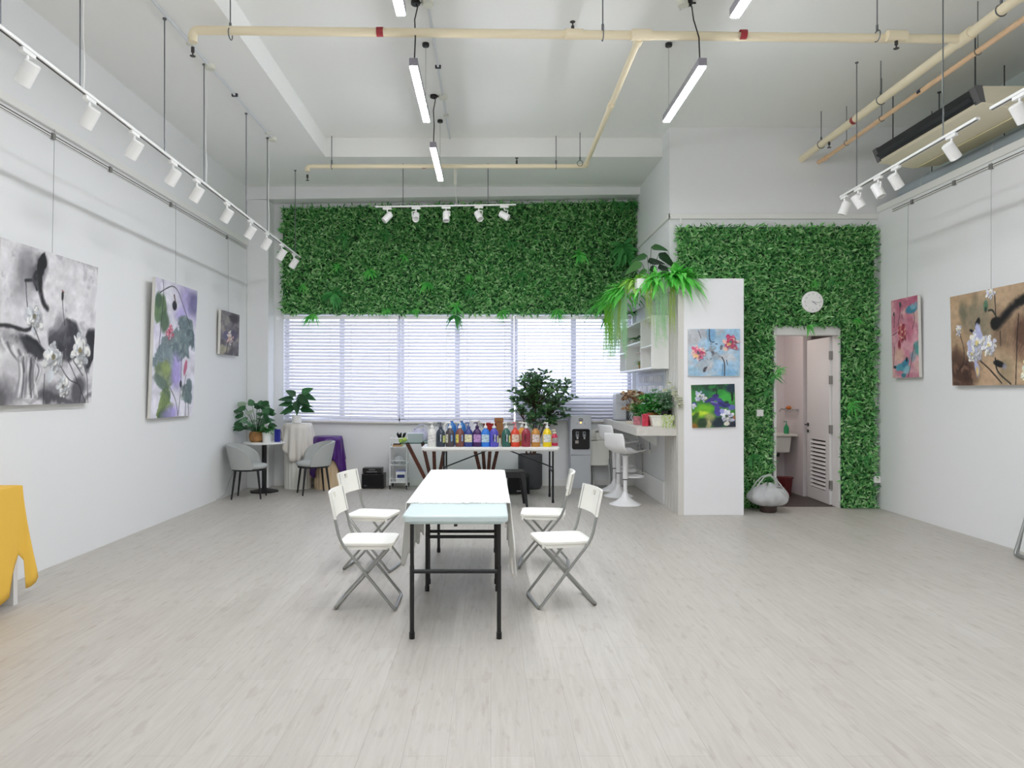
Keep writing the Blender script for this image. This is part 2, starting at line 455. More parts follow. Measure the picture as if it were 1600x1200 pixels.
b.tube([(-.05, -.17, 0), (-.05, .2, 0)], .007, 8)
b.build('tap_body', CHROME, s)
MB().lathe([(.01, 0), (.035, .012), (.04, .03), (.02, .055)], (-.05, .03, .005), 12).build('sponge', mat('orange_sponge', '#c9743a', .8), s)
s = thing('red_bin', 'dark red waste bin on the washroom floor', 'bin', (4.17, 10.02, .002))
RB = mat('dark_red_plastic', '#6b2326', .4)
MB().lathe([(.075, 0), (.10, .25), (.088, .25), (.068, .012)], n=20).build('bin_body', RB, s, smooth=True)
MB().lathe([(.098, .245), (.112, .25), (.112, .268), (.09, .268)], n=20).build('rim', RB, s, smooth=True)

# ------------------------------------------------------------------ leaf panels
LEAFW = leaf_mat('boxwood_leaf', ['#2f6c3a', '#4e9e50', '#74be6a', '#9ad688', '#c2e8ae'], .45, .25)
LEAFD = mat('panel_backing', '#1f4a26', .8)
FERN = leaf_mat('fern_leaf', ['#4cb852', '#64d05e', '#8ae070'], .45, .25)
FERND = leaf_mat('dark_fern_leaf', ['#3c8846', '#4c9e52', '#5cb45e'], .45, .2)
def leaf_cloud(xs, zs, y, lmin, lmax):
    """folded diamond leaves at (xs, zs) on plane y, standing out towards -y"""
    n = len(xs)
    ang = RNG.uniform(0, 2*PI, n); out = RNG.uniform(.05, .75, n); L = RNG.uniform(lmin, lmax, n); W = L*RNG.uniform(.24, .38, n)
    d = np.stack([np.cos(ang)*np.sqrt(1-out**2), -out, np.sin(ang)*np.sqrt(1-out**2)*.8-.15], 1); d /= np.linalg.norm(d, axis=1)[:, None]
    rv = RNG.normal(size=(n, 3))*.45 + np.array([0, -1.0, .55]); sd = np.cross(d, rv); sd /= np.linalg.norm(sd, axis=1)[:, None]
    nr = np.cross(sd, d)
    p = np.stack([xs, y - RNG.uniform(0, .045, n), zs], 1)
    v = np.empty((n, 4, 3))
    v[:, 0] = p; v[:, 1] = p + d*(L*.45)[:, None] + sd*(W/2)[:, None] + nr*(W*.15)[:, None]
    v[:, 2] = p + d*L[:, None]; v[:, 3] = p + d*(L*.45)[:, None] - sd*(W/2)[:, None] + nr*(W*.15)[:, None]
    return v.reshape(-1, 3)
def leaf_object(name, v, m, parent):
    n = len(v)//4; me = bpy.data.meshes.new(name)
    idx = (np.arange(n)[:, None]*4 + np.array([0, 1, 2, 0, 2, 3])[None]).reshape(-1)
    me.vertices.add(len(v)); me.vertices.foreach_set('co', v.reshape(-1))
    me.loops.add(len(idx)); me.loops.foreach_set('vertex_index', idx.astype(np.int32))
    me.polygons.add(n*2); me.polygons.foreach_set('loop_start', np.arange(0, n*6, 3, dtype=np.int32))
    me.update(calc_edges=True); me.materials.append(m)
    o = bpy.data.objects.new(name, me); COL.objects.link(o); o.parent = parent
    return o
def tuft(parent, x, y, z, kind, L=.2, n=16, m=None, name='fern_tuft'):
    t = MB(); L *= .8; n = int(n*1.4)
    for i in range(n):
        a = random.uniform(-PI, PI)
        if kind == 'hang': d = (math.cos(a)*.55, -.45-random.random()*.4, -.6+random.random()*.7)
        elif kind == 'star': d = (math.cos(a), -.6, math.sin(a))
        else: d = (math.cos(a)*.9, -.5, math.sin(a)*.6-.2)
        W = L*(.30 if kind == 'broad' else .10)
        t.blade((x+random.uniform(-.02, .02), y-.04, z+random.uniform(-.02, .02)), d, (random.uniform(-.3, .3), -1, .6), L*random.uniform(.7, 1.15), W, 4, random.uniform(.2, .7), .2)
    return t.build(name, m or FERN, parent)
g = thing('greenery_panel', 'wide artificial boxwood greenery panel above the window blinds', 'plant wall', (0, YB-.05, 2.7))
xL, xR = -3.26, 2.27
def gtop(x): return 4.345 + (x-xL)/(xR-xL)*.11
n = 26000
xs = RNG.uniform(xL, xR, n); zs = 2.69 + RNG.random(n)*(gtop(xs)-2.69)
v = leaf_cloud(xs, zs, YB-.045, .05, .10); v -= np.array([0, YB-.05, 2.7])
leaf_object('boxwood_leaves', v, LEAFW, g)
b = MB(); b.prism([(xL+.01, 0), (xR-.01, 0), (xR-.01, gtop(xR)-2.71), (xL+.01, gtop(xL)-2.71)], .01, .045); b.build('backing_mat', LEAFD, g)
for (px, py, kind, L, dk) in ((490, 492, 'hang', .26, 0), (712, 495, 'hang', .30, 1), (713, 478, 'star', .2, 0), (784, 488, 'hang', .22, 0), (870, 486, 'hang', .24, 0),
        (668, 443, 'hang', .24, 0), (605, 368, 'star', .2, 1), (478, 445, 'hang', .2, 0), (523, 458, 'broad', .26, 1), (734, 432, 'hang', .16, 0), (735, 455, 'star', .17, 1),
        (650, 485, 'hang', .15, 0), (606, 484, 'hang', .15, 0), (540, 372, 'star', .2, 1), (905, 398, 'broad', .2, 0), (972, 385, 'broad', .3, 1), (975, 402, 'broad', .26, 1), (815, 430, 'star', .17, 1),
        (965, 318, 'hang', .28, 1), (985, 318, 'hang', .25, 1), (580, 425, 'broad', .17, 0), (632, 400, 'star', .15, 0), (800, 380, 'star', .16, 1), (530, 418, 'star', .17, 0), (855, 455, 'star', .15, 1),
        (945, 500, 'hang', .2, 1)):
    Y = YB-.06
    tuft(g, (px-767)/1105*Y, -.03, 1.495-(py-610)/1105*Y-2.7, kind, L, 16 if kind != 'broad' else 12, FERND if dk else FERN)
g = thing('greenery_panel', 'artificial boxwood greenery panel round the washroom door, behind the clock', 'plant wall', (3.6, YF-.05, 0))
n = 33000
xs = RNG.uniform(2.36, 4.88, n); zs = RNG.uniform(.01, 3.58, n)
k = ~((xs > 3.56+RNG.normal(0, .012, n)) & (xs < 4.46+RNG.normal(0, .012, n)) & (zs < 2.31)); k &= ~((xs < 3.02) & (zs < 2.80))
xs, zs = xs[k], zs[k]
v = leaf_cloud(xs, zs, YF-.04, .045, .088); v -= np.array([3.6, YF-.05, 0]); v[:, 2] = np.maximum(v[:, 2], .004); v[:, 1] = np.minimum(v[:, 1], .045)
leaf_object('boxwood_leaves', v, LEAFW, g)
b = MB(); b.box(-1.22, -.56, .01, .045, 2.85, 3.57); b.box(-.56, -.02, .01, .045, 0, 3.57); b.box(.85, 1.27, .01, .045, 0, 3.57); b.box(-.02, .85, .01, .045, 2.32, 3.57); b.build('backing_mat', LEAFD, g)
for (px, py, kind, L, dk) in ((1260, 510, 'hang', .15, 0), (1268, 444, 'star', .11, 0), (1333, 500, 'hang', .15, 0), (1213, 578, 'star', .15, 0), (1206, 588, 'star', .17, 1), (1328, 630, 'star', .2, 0),
        (1172, 716, 'star', .2, 1), (1350, 715, 'star', .12, 1), (1195, 610, 'star', .12, 1), (1295, 440, 'star', .13, 1)):
    Y = YF-.06
    tuft(g, (px-767)/1105*Y-3.6, -.03, 1.495-(py-610)/1105*Y, kind, L, 16, FERND if dk else FERN)

# ------------------------------------------------------------------ clock, switches
c = thing('wall_clock', 'round white wall clock on the greenery over the door', 'clock', (4.055, YF-.125, 2.61))
RX = Matrix.Rotation(R(90), 4, 'X')
MB().lathe([(.128, 0), (.135, .006), (.135, .03), (.128, .035)], n=40, M=RX).build('clock_case', WHITE, c, smooth=True, loc=(0, .035, 0))
MB().lathe([(.122, 0), (.122, .003)], n=40, M=RX).build('dial', mat('clock_dial', '#f2f2f0', .6), c)
INK = mat('clock_ink', '#8b8b8b', .6)
for k in range(1, 13):
    vs, fs = text_mesh(str(k), .028); a = PI/2-k*PI/6
    MB().add([(p.x+.1*math.cos(a), -.0045, p.y+.1*math.sin(a)) for p in vs], fs).build('numeral', INK, c)
for nm, ang, L, w in (('hour_hand', 4.27/12*360, .055, .007), ('minute_hand', 16/60*360, .085, .005)):
    a = PI/2-R(ang); MB().bar((-.012*math.cos(a), -.008, -.012*math.sin(a)), (L*math.cos(a), -.008, L*math.sin(a)), w, .002).build(nm, DGREY, c)
MB().tube([(0, .05, .0), (0, .085, 0)], .03, 10).build('hanger', DGREY, c)
s = thing('light_switch', 'square white light switch on the greenery beside the door', 'switch', (3.40, YF-.105, 1.21))
MB().box(-.043, .043, 0, .08, -.043, .043).build('switch_plate', WHITE, s, bevel=.004)
MB().box(-.028, .028, -.006, 0, -.03, .03).build('rocker', WHITE, s, bevel=.003)
s = thing('power_outlet', 'white power outlet at the lower edge of the greenery, by the canvas wall', 'outlet', (4.885, YF-.1, .37))
MB().box(-.043, .04, 0, .095, -.043, .043).build('outlet_plate', WHITE, s, bevel=.004)
MB().box(-.02, .015, -.004, 0, -.02, .02).build('socket_face', JBOX, s)
# ------------------------------------------------------------------ hanging linear lamps (the lights of the room)
LAMP = mat('lamp_diffuser', '#f6f8ff', .5, emit=LAMP_E)
LBODY = mat('lamp_body_grey', '#8f8c95', .4)
def lamp(x, y, label, roses=True):
    t = thing('linear_pendant_lamp', label, 'lamp', (x, y, 4.12), 0, 'linear pendant lamps')
    b = MB(); b.box(-.034, .034, 0, 1.2, .012, .075)
    b.build('lamp_housing', LBODY, t, bevel=.003)
    MB().box(-.030, .030, .012, 1.188, 0, .014).build('diffuser', LAMP, t, bevel=.003)
    b = MB(); b.tube([(0, .08, .07), (.004, .12, .3), (-.012, .22, .5), (.002, .32, .66), (-.02, .36, .72)], .006, 6); b.build('power_cord', BLACKP, t)
    b = MB(); b.lathe([(.035, .70), (.04, .705), (.04, .73), (.02, .73)], (-.02, .36, 0), 16); b.tube([(-.02, .36, .715), (.05, .37, .722)], .008, 6); b.build('ceiling_rose', BLACKP, t)
    b = MB(); b.tube([(0, 1.1, .07), (0, 1.1, .71)], .0022, 5); b.build('suspension_wire', WIRE, t)
    b = MB(); b.lathe([(.03, .70), (.034, .705), (.034, .73), (.02, .73)], (0, 1.1, 0), 16); b.build('wire_rose', BLACKP, t)
    return t
for y, w in ((-.15, 'farthest behind the viewer'), (1.82, 'behind the viewer'), (3.77, 'cut by the top edge'), (5.74, 'above the white tables'), (7.68, 'closest to the greenery over the blinds')):
    lamp(-.63, y, 'pendant lamp of the row over the tables, ' + w)
for y, w in ((-.15, 'farthest behind the viewer'), (1.82, 'behind the viewer'), (3.80, 'cut by the top edge'), (5.74, 'fully in view')):
    lamp(1.72, y, 'pendant lamp of the row towards the air conditioner, ' + w)

# ------------------------------------------------------------------ conduits
def conduit(x, y0, y1, z, boxes, label, saddle=1.3):
    t = thing('ceiling_conduit', label, 'conduit', (x, y0, z), 0, 'conduits on the ceiling')
    MB().tube([(0, 0, -.014), (0, y1-y0, -.014)], .012, 8).build('conduit_tube', CONDUIT, t, smooth=True)
    for by, side in boxes:
        b = MB(); b.lathe([(.045, -.04), (.048, -.035), (.048, 0), (.03, 0)], (0, by-y0, 0), 14)
        if side: b.tube([(0, by-y0, -.02), (side, by-y0, -.02)], .008, 6)
        b.build('junction_box', JBOX, t, smooth=True)
    k = y0+.5
    while k < y1-.2:
        b = MB(); b.box(-.03, .03, k-y0-.012, k-y0+.012, -.03, 0); b.build('saddle_clip', DGREY if int(k*10) % 2 else JBOX, t); k += saddle
    return t
conduit(-.545, -1, 9.38, Z2, [(6.1, -.06), (8.05, -.06)], 'thin white ceiling conduit above the lamp row over the tables')
conduit(1.66, -1, 6.2, Z2, [(6.1, .06)], 'thin white ceiling conduit above the lamp row towards the air conditioner')
conduit(-2.68, 2.5, 8.72, Z1, [(6.75, 0), (8.69, 0)], 'thin white conduit along the soffit above the long spotlight track', 1.1)

# ------------------------------------------------------------------ sprinkler pipework
ZP = 4.45
t = thing('sprinkler_pipework', 'cream sprinkler pipework with red bands under the ceiling', 'pipe', (0, 0, ZP))
b = MB(); b.tube([(3.97, Y0+.05, 0), (3.97, YF-.002, 0)], .042, 14); b.build('main_pipe', CREAMPIPE, t, smooth=True)
b = MB(); b.tube([(-2.47, 5.86, -.07)]+bend((-2.47, 5.86, -.07), (-2.47, 5.86, .03), (3.97, 5.90, -.0), .05)+[(3.97, 5.95, 0)], .036, 12)
b.build('branch_pipe', CREAMPIPE, t, smooth=True)
b = MB(); b.tube([(1.245, 5.9, 0)]+bend((1.245, 5.9, 0), (1.245, 9.32, 0), (-2.42, 9.33, 0), .06)+bend((1.245, 9.33, 0), (-2.42, 9.33, 0), (-2.42, 9.33, -.06), .04)+[(-2.42, 9.33, -.06)], .028, 12)
b.build('branch_pipe', CREAMPIPE, t, smooth=True)
FIT = CREAMPIPE
for a, c, r in (((1.17, 5.885, .005), (1.33, 5.887, .005), .046), ((1.245, 5.93, 0), (1.245, 6.02, 0), .04), ((1.245, 7.3, 0), (1.245, 7.42, 0), .036), ((1.245, 9.2, 0), (1.245, 9.3, 0), .036),
        ((.62, 5.88, .007), (.76, 5.88, .007), .043), ((3.3, 5.895, 0), (3.46, 5.897, 0), .044), ((3.97, 5.83, 0), (3.97, 6.0, 0), .052), ((3.97, 5.2, 0), (3.97, 5.3, 0), .05), ((-2.42, 9.33, -.03), (-2.42, 9.33, -.065), .033)):
    MB().tube([a, c], r, 12).build('pipe_fitting', FIT, t, smooth=True)
for x, y, ax, r in ((-.92, 5.87, 'x', .0375), (2.10, 5.888, 'x', .0375), (3.97, 7.72, 'y', .0435), (-.88, 9.33, 'x', .0295)):
    b = MB(); e = .028
    z0 = .027-.004*(x+2.47) if (ax == 'x' and y < 7) else 0
    b.tube([(x-e, y, z0), (x+e, y, z0)] if ax == 'x' else [(x, y-e, 0), (x, y+e, 0)], r, 14, cap=False); b.build('red_band', RED, t, smooth=True)
for x, y, s in ((-2.47, 5.86, -1), (.68, 5.88, 1), (3.38, 5.896, -1), (-2.42, 9.33, -1), (.34, 9.33, 1), (3.97, 8.3, -1), (3.93, 5.3, 1)):
    b = MB(); z = -.08 if x < -2 else 0
    b.tube([(x, y, z+s*.03), (x, y, z+s*.075)], .014, 8); b.tube([(x, y, z+s*.075), (x, y, z+s*.105)], .006, 6)
    b.lathe([(.022, 0), (.024, .003)], (x, y, z+s*.107), 12); b.build('sprinkler_head', mat('sprinkler_bronze', '#4a4846', .4, .6), t)
for x, y in ((-2.16, 5.863), (.93, 5.88), (3.22, 5.895), (3.97, 5.5), (3.97, 8.5), (-2.1, 9.33), (.86, 9.33), (1.16, 9.2), (3.97, 7.2)):
    rr = .04 if y < 9 else .032
    b = MB(); top = (Z2 if y < 9.4 and x > -2.2 else Z1)-ZP
    b.tube([(x, y, rr+.03), (x, y, top)], .0055, 6)
    ring = [(x, y+rr*1.15*math.sin(a), rr*1.15*math.cos(a)) if abs(x-3.97) > .01 and x != 1.16 else (x+rr*1.15*math.sin(a), y, rr*1.15*math.cos(a)) for a in [k*PI/8 for k in range(17)]]
    b.tube(ring, .005, 5); b.tube([(x, y, rr), (x, y, rr+.05)], .011, 6)
    b.build('pipe_hanger', ROD, t)
t = thing('drain_pipe', 'thin peach-coloured pipe with a navy band beside the main sprinkler pipe', 'pipe', (4.20, 0, 4.41))
b = MB(); b.tube([(0, Y0+.05, .04), (0, 8.9, .0)], .024, 12); b.tube([(0, 8.9, 0), (-.02, YF-.005, -.005)], .024, 12); b.build('pipe_run', PEACHPIPE, t, smooth=True)
for y0, y1, z, r in ((5.25, 5.4, .015, .033), (8.82, 8.92, 0, .03)): MB().tube([(0, y0, z), (0, y1, z)], r, 12).build('pipe_fitting', PEACHPIPE, t, smooth=True)
b = MB(); b.tube([(0, 6.88, .009), (0, 6.94, .009)], .026, 12, cap=False); b.build('navy_band', NAVY, t)
for y in (6.1, 8.35, 7.6):
    b = MB(); b.tube([(0, y, .03), (0, y, Z2-4.41)], .0045, 6); b.tube([(.03*math.sin(a), y, .03*math.cos(a)+.006) for a in [k*PI/6 for k in range(13)]], .004, 5); b.build('pipe_hanger', ROD, t)

# ------------------------------------------------------------------ ceiling air conditioner over the canvas wall, duct behind it
ACM = mat('air_conditioner_cream', '#f2e9cf', .5)
t = thing('air_conditioner', 'long cream ceiling air conditioner with a dark front outlet', 'air conditioner', (4.42, 6.45, 4.04))
b = MB()
Myz = Matrix.Identity(4)
b.prism([(.0, .222), (.012, .235), (.75, .235), (.75, .05), (.45, .015), (.065, .075), (.05, .09)], 0, 1.72)
b.build('casing', ACM, t, bevel=.008)
b = MB(); b.add([(.040, .05, .096), (.040, 1.67, .096), (-.008, 1.67, .222), (-.008, .05, .222), (.07, .05, .15), (.07, 1.67, .15)], [(0, 3, 2, 1), (0, 1, 5, 4), (2, 3, 4, 5), (0, 4, 3), (1, 2, 5)])
b.build('air_outlet', mat('outlet_black', '#1d1e22', .4), t)
b = MB(); b.add([(.022, .07, .125), (.022, 1.65, .125), (-.012, 1.65, .150), (-.012, .07, .150)], [(0, 3, 2, 1)]); b.build('louvre_blade', DGREY, t, solid=.006)
for y0, y1 in ((-.004, .075), (1.65, 1.724)):
    b = MB(); b.prism([(-.012, .226), (.002, .238), (.06, .238), (.09, .085), (.045, .084)], y0, y1); b.build('end_cap', mat('outlet_grey', '#6b6a6c', .5), t)
b = MB(); b.add([(.46, .06, .008), (.46, 1.66, .008), (.73, 1.66, .04), (.73, .06, .04)], [(0, 1, 2, 3)]); b.build('intake_grille', wood_mat('intake_tan', '#e4d8b0', '#ede2bf', (30, 1, 1)), t, solid=.01)
b = MB(); b.box(.16, .24, .34, .352, .066, .074); b.build('logo_plate', DGREY, t)
for x in (.1, .62):
    for y in (.15, 1.5):
        b = MB(); b.tube([(x, y, .235), (x, y, Z2-4.04)], .007, 6); b.lathe([(.02, 0), (.02, .012)], (x, y, Z2-4.052), 10); b.build('hanger_rod', DGREY, t)
t = thing('air_duct', 'grey round duct running above the wall with the pink and brown canvases', 'duct', (5.30, 2.0, 3.98))
DU = mat('grey_duct_wrap', '#b4bfc6', .4)
b = MB(); b.tube([(0, 0, 0), (0, 6.98, 0)], .13, 18); b.build('duct_tube', DU, t, smooth=True)
for y in (1, 2.6, 4.2, 5.3, 6.5):
    b = MB(); b.tube([(0, y-.02, 0), (0, y+.02, 0)], .134, 18); b.build('duct_collar', mat('duct_band', '#c3cbcf', .4), t, smooth=True)
    b = MB(); b.tube([(0, y, .13), (0, y, Z2-3.98)], .006, 6); b.build('hanger_rod', DGREY, t)

# ------------------------------------------------------------------ spotlight tracks
def track(name_label, p0, p1, rods, ceil, cables=()):
    """rail between two points; rods drop to it from the ceiling"""
    p0, p1 = Vector(p0), Vector(p1); t = thing('spotlight_track', name_label, 'light track', p0, 0, 'spotlight tracks')
    d = p1-p0
    MB().bar((0, 0, 0), d, .035, .02).build('track_rail', WHITE, t)
    dn = Vector((0, 0, -.0105))
    b = MB(); b.bar(dn, d+dn, .012, .003); b.build('contact_slot', BLACKP, t)
    for k in range(1, int(d.length)):
        q = d*(k/d.length) if k % 2 == 0 else None
        if q: MB().bar(q-d.normalized()*.05, q+d.normalized()*.05, .038, .023).build('track_joint', WHITE, t)
    for f in rods:
        q = d*f
        b = MB(); b.tube([q, (q.x, q.y, ceil-p0.z)], .0055, 6); b.lathe([(.016, 0), (.016, .012)], (q.x, q.y, ceil-p0.z-.012), 10); b.build('drop_rod', ROD, t)
    for f in cables:
        q = d*f + Vector((.012, .02, 0))
        b = MB(); b.tube([q+Vector((0, 0, (ceil-p0.z-q.z)*k/6)) + Vector((.006*math.sin(k*1.9), 0, 0)) for k in range(7)], .004, 6); b.build('power_cable', WHITE, t)
    return t
TL0, TL1 = Vector((-2.70, 3.3, 3.50)), Vector((-2.76, 10.2, 3.415))
def tf(p0, p1, y): return (y-p0.y)/(p1.y-p0.y)
track('long white spotlight track over the wall with the black-and-white lotus canvas', TL0, TL1, [tf(TL0, TL1, y) for y in (3.9, 4.67, 5.9, 6.73, 7.92, 8.69, 9.97)], Z1, [tf(TL0, TL1, y) for y in (4.67, 6.73, 8.69)])
TR0, TR1 = Vector((3.74, 5.43, 3.585)), Vector((3.74, 7.55, 3.56))
track('white spotlight track under the air conditioner, its two ends in view', TR0, TR1, [tf(TR0, TR1, y) for y in (5.85, 7.23)], Z2, [tf(TR0, TR1, 5.85)])
TQ0, TQ1 = Vector((3.74, 3.1, 3.60)), Vector((3.74, 5.28, 3.60))
track('white spotlight track cut by the frame beside the air conditioner', TQ0, TQ1, [.1, .8], Z2)
TB0, TB1 = Vector((-1.58, 9.7, 4.01)), Vector((.345, 9.7, 4.04))
track('short white spotlight track in front of the greenery above the blinds', TB0, TB1, [.195, .80], Z1, [.565])
MB().box(-.02, .02, -.006, .006, .3, .55).build('cable_clip', JBOX, [o for o in COL.objects if o.name.startswith('spotlight_track')][-1], loc=(1.09, 0, 0))
def spot(p, along, aim, label, group, side=1):
    """adapter under the rail at p, swivel arm, cylinder head pointing along aim"""
    t = thing('track_spotlight', label, 'spotlight', (p[0], p[1], p[2]-.011), 0, group)
    al = Vector(along).normalized(); aim = Vector(aim).normalized(); sd = al.cross(Vector((0, 0, 1))).normalized()
    MB().bar(al*-.06+Vector((0, 0, -.014)), al*.06+Vector((0, 0, -.014)), .03, .027).build('track_adapter', WHITE, t, bevel=.003)
    c = Vector((0, 0, -.135))
    piv = c - aim*.02
    b = MB(); off = al*.052*side
    b.tube([(0, 0, -.026), (0, 0, -.06)], .009, 8); b.tube([Vector((0, 0, -.058)), Vector((0, 0, -.062))+off, piv+off*1.02], .0075, 8)
    b.tube([piv+off*1.1, piv+off*.6], .012, 8)
    b.build('swivel_arm', WHITE, t, smooth=True)
    q = aim.to_track_quat('Z', 'Y').to_matrix().to_4x4(); M = Matrix.Translation(c) @ q
    MB().lathe([(.038, -.072), (.045, -.066), (.046, .068), (.042, .07), (.040, .05)], n=22, M=M).build('lamp_head', WHITE, t, smooth=True)
    MB().lathe([(.0395, .051), (.0395, .053)], n=20, M=M).build('lens', mat('spot_lens', '#c9c9c6', .2), t)
    return t
ORD = ['nearest', 'second nearest', 'third nearest', 'fourth nearest', 'fifth nearest', 'sixth nearest', 'seventh nearest', 'third from the far end', 'second from the far end', 'last at the far end']
for i, y in enumerate((4.13, 4.78, 5.39, 6.06, 6.56, 7.33, 8.06, 8.66, 9.3, 9.9)):
    p = TL0.lerp(TL1, tf(TL0, TL1, y))
    spot(p, TL1-TL0, (-.56, .12, -.82), 'white spotlight on the long track, ' + ORD[i], 'spotlights on the long track')
for y, aim, w, sd in ((5.74, (.62, .15, -.72), 'nearest on it', 1), (6.53, (.58, .15, -.78), 'second on it', 1), (6.83, (.25, -.3, -.85), 'third on it, arm towards the wall', -1),
                  (7.20, (.45, -.1, -.8), 'fourth on it, tilted', -1), (7.48, (-.35, .1, -.9), 'last at its far end', 1)):
    p = TR0.lerp(TR1, tf(TR0, TR1, y))
    spot(p, TR1-TR0, aim, 'white spotlight on the track under the air conditioner, ' + w, 'spotlights on the track under the air conditioner', sd)
spot(TQ0.lerp(TQ1, tf(TQ0, TQ1, 5.0)), (0, 1, 0), (.55, .1, -.8), 'white track spotlight cut by the frame, on the nearer track by the air conditioner', None)
spot(TQ0.lerp(TQ1, tf(TQ0, TQ1, 4.3)), (0, 1, 0), (.55, .1, -.8), 'white track spotlight out of view on the nearer track by the air conditioner', None)
for px, aim, w, sd in ((605, (-.6, -.25, -.7), 'at the end over the corner plants', 1), (650, (.02, -.75, -.62), 'second from the corner plants', -1), (697, (.03, -.35, -.92), 'in the middle', 1),
                   (748, (.35, -.5, -.75), 'second from the trailing plants', 1), (788, (.85, -.15, -.52), 'at the end nearer the trailing plants', 1)):
    x = (px-767)/1105*9.7; p = TB0.lerp(TB1, (x-TB0.x)/(TB1.x-TB0.x))
    spot(p, (1, 0, 0), aim, 'white spotlight on the short track before the greenery, ' + w, 'spotlights on the short track', sd)

# ------------------------------------------------------------------ picture rails
def rail(x, y0, y1, z, s, label, hooks):
    t = thing('picture_rail', label, 'picture rail', (x, y0, z), 0, 'picture rails')
    b = MB(); b.box(0, s*.012, 0, y1-y0, -.022, .022); b.build('rail_profile', WHITE, t)
    b = MB(); b.box(s*.012, s*.0135, 0, y1-y0, .004, .013); b.box(s*.012, s*.0135, 0, y1-y0, -.016, -.010); b.build('rail_groove', mat('groove_dark', '#4c4c4a', .6), t)
    for y in hooks: MB().box(s*.004, s*.028, y-y0-.02, y-y0+.02, -.03, .02).build('rail_hook', mat('hook_grey', '#8a8a86', .4, .5), t)
rail(XL, Y0+.1, 10.75, 3.655, 1, 'thin picture rail on the wall with the black-and-white lotus canvas', (6.0, 6.9, 8.2, 9.95))
rail(XR, Y0+.1, 8.66, 3.70, -1, 'thin picture rail on the wall with the pink and brown canvases', (6.95, 7.5, 8.25))
# ------------------------------------------------------------------ painted canvases
PAINT = paint_mat()
CANVAS = mat('canvas_edge', '#dcd9d2', .8)
def vnoise(h, w, cells, asp):
    gy, gx = max(2, int(cells)), max(2, int(cells*asp))
    g = RNG.random((gy+2, gx+2)); y = np.linspace(0, gy, h); x = np.linspace(0, gx, w)
    yi, xi = y.astype(int), x.astype(int); fy, fx = (y-yi)[:, None], (x-xi)[None]
    fy = fy*fy*(3-2*fy); fx = fx*fx*(3-2*fx)
    a = g[yi][:, xi]; b = g[yi][:, xi+1]; c = g[yi+1][:, xi]; d = g[yi+1][:, xi+1]
    return (a*(1-fx)+b*fx)*(1-fy)+(c*(1-fx)+d*fx)*fy
def fbm(h, w, cells, asp, o=4):
    r = 0; k = 1; s = 0
    for i in range(o): r = r+vnoise(h, w, cells*2**i, asp)*k; s += k; k *= .55
    return r/s
def rgb(h): h = h.lstrip('#'); return np.array([int(h[i:i+2], 16)/255 for i in (0, 2, 4)])
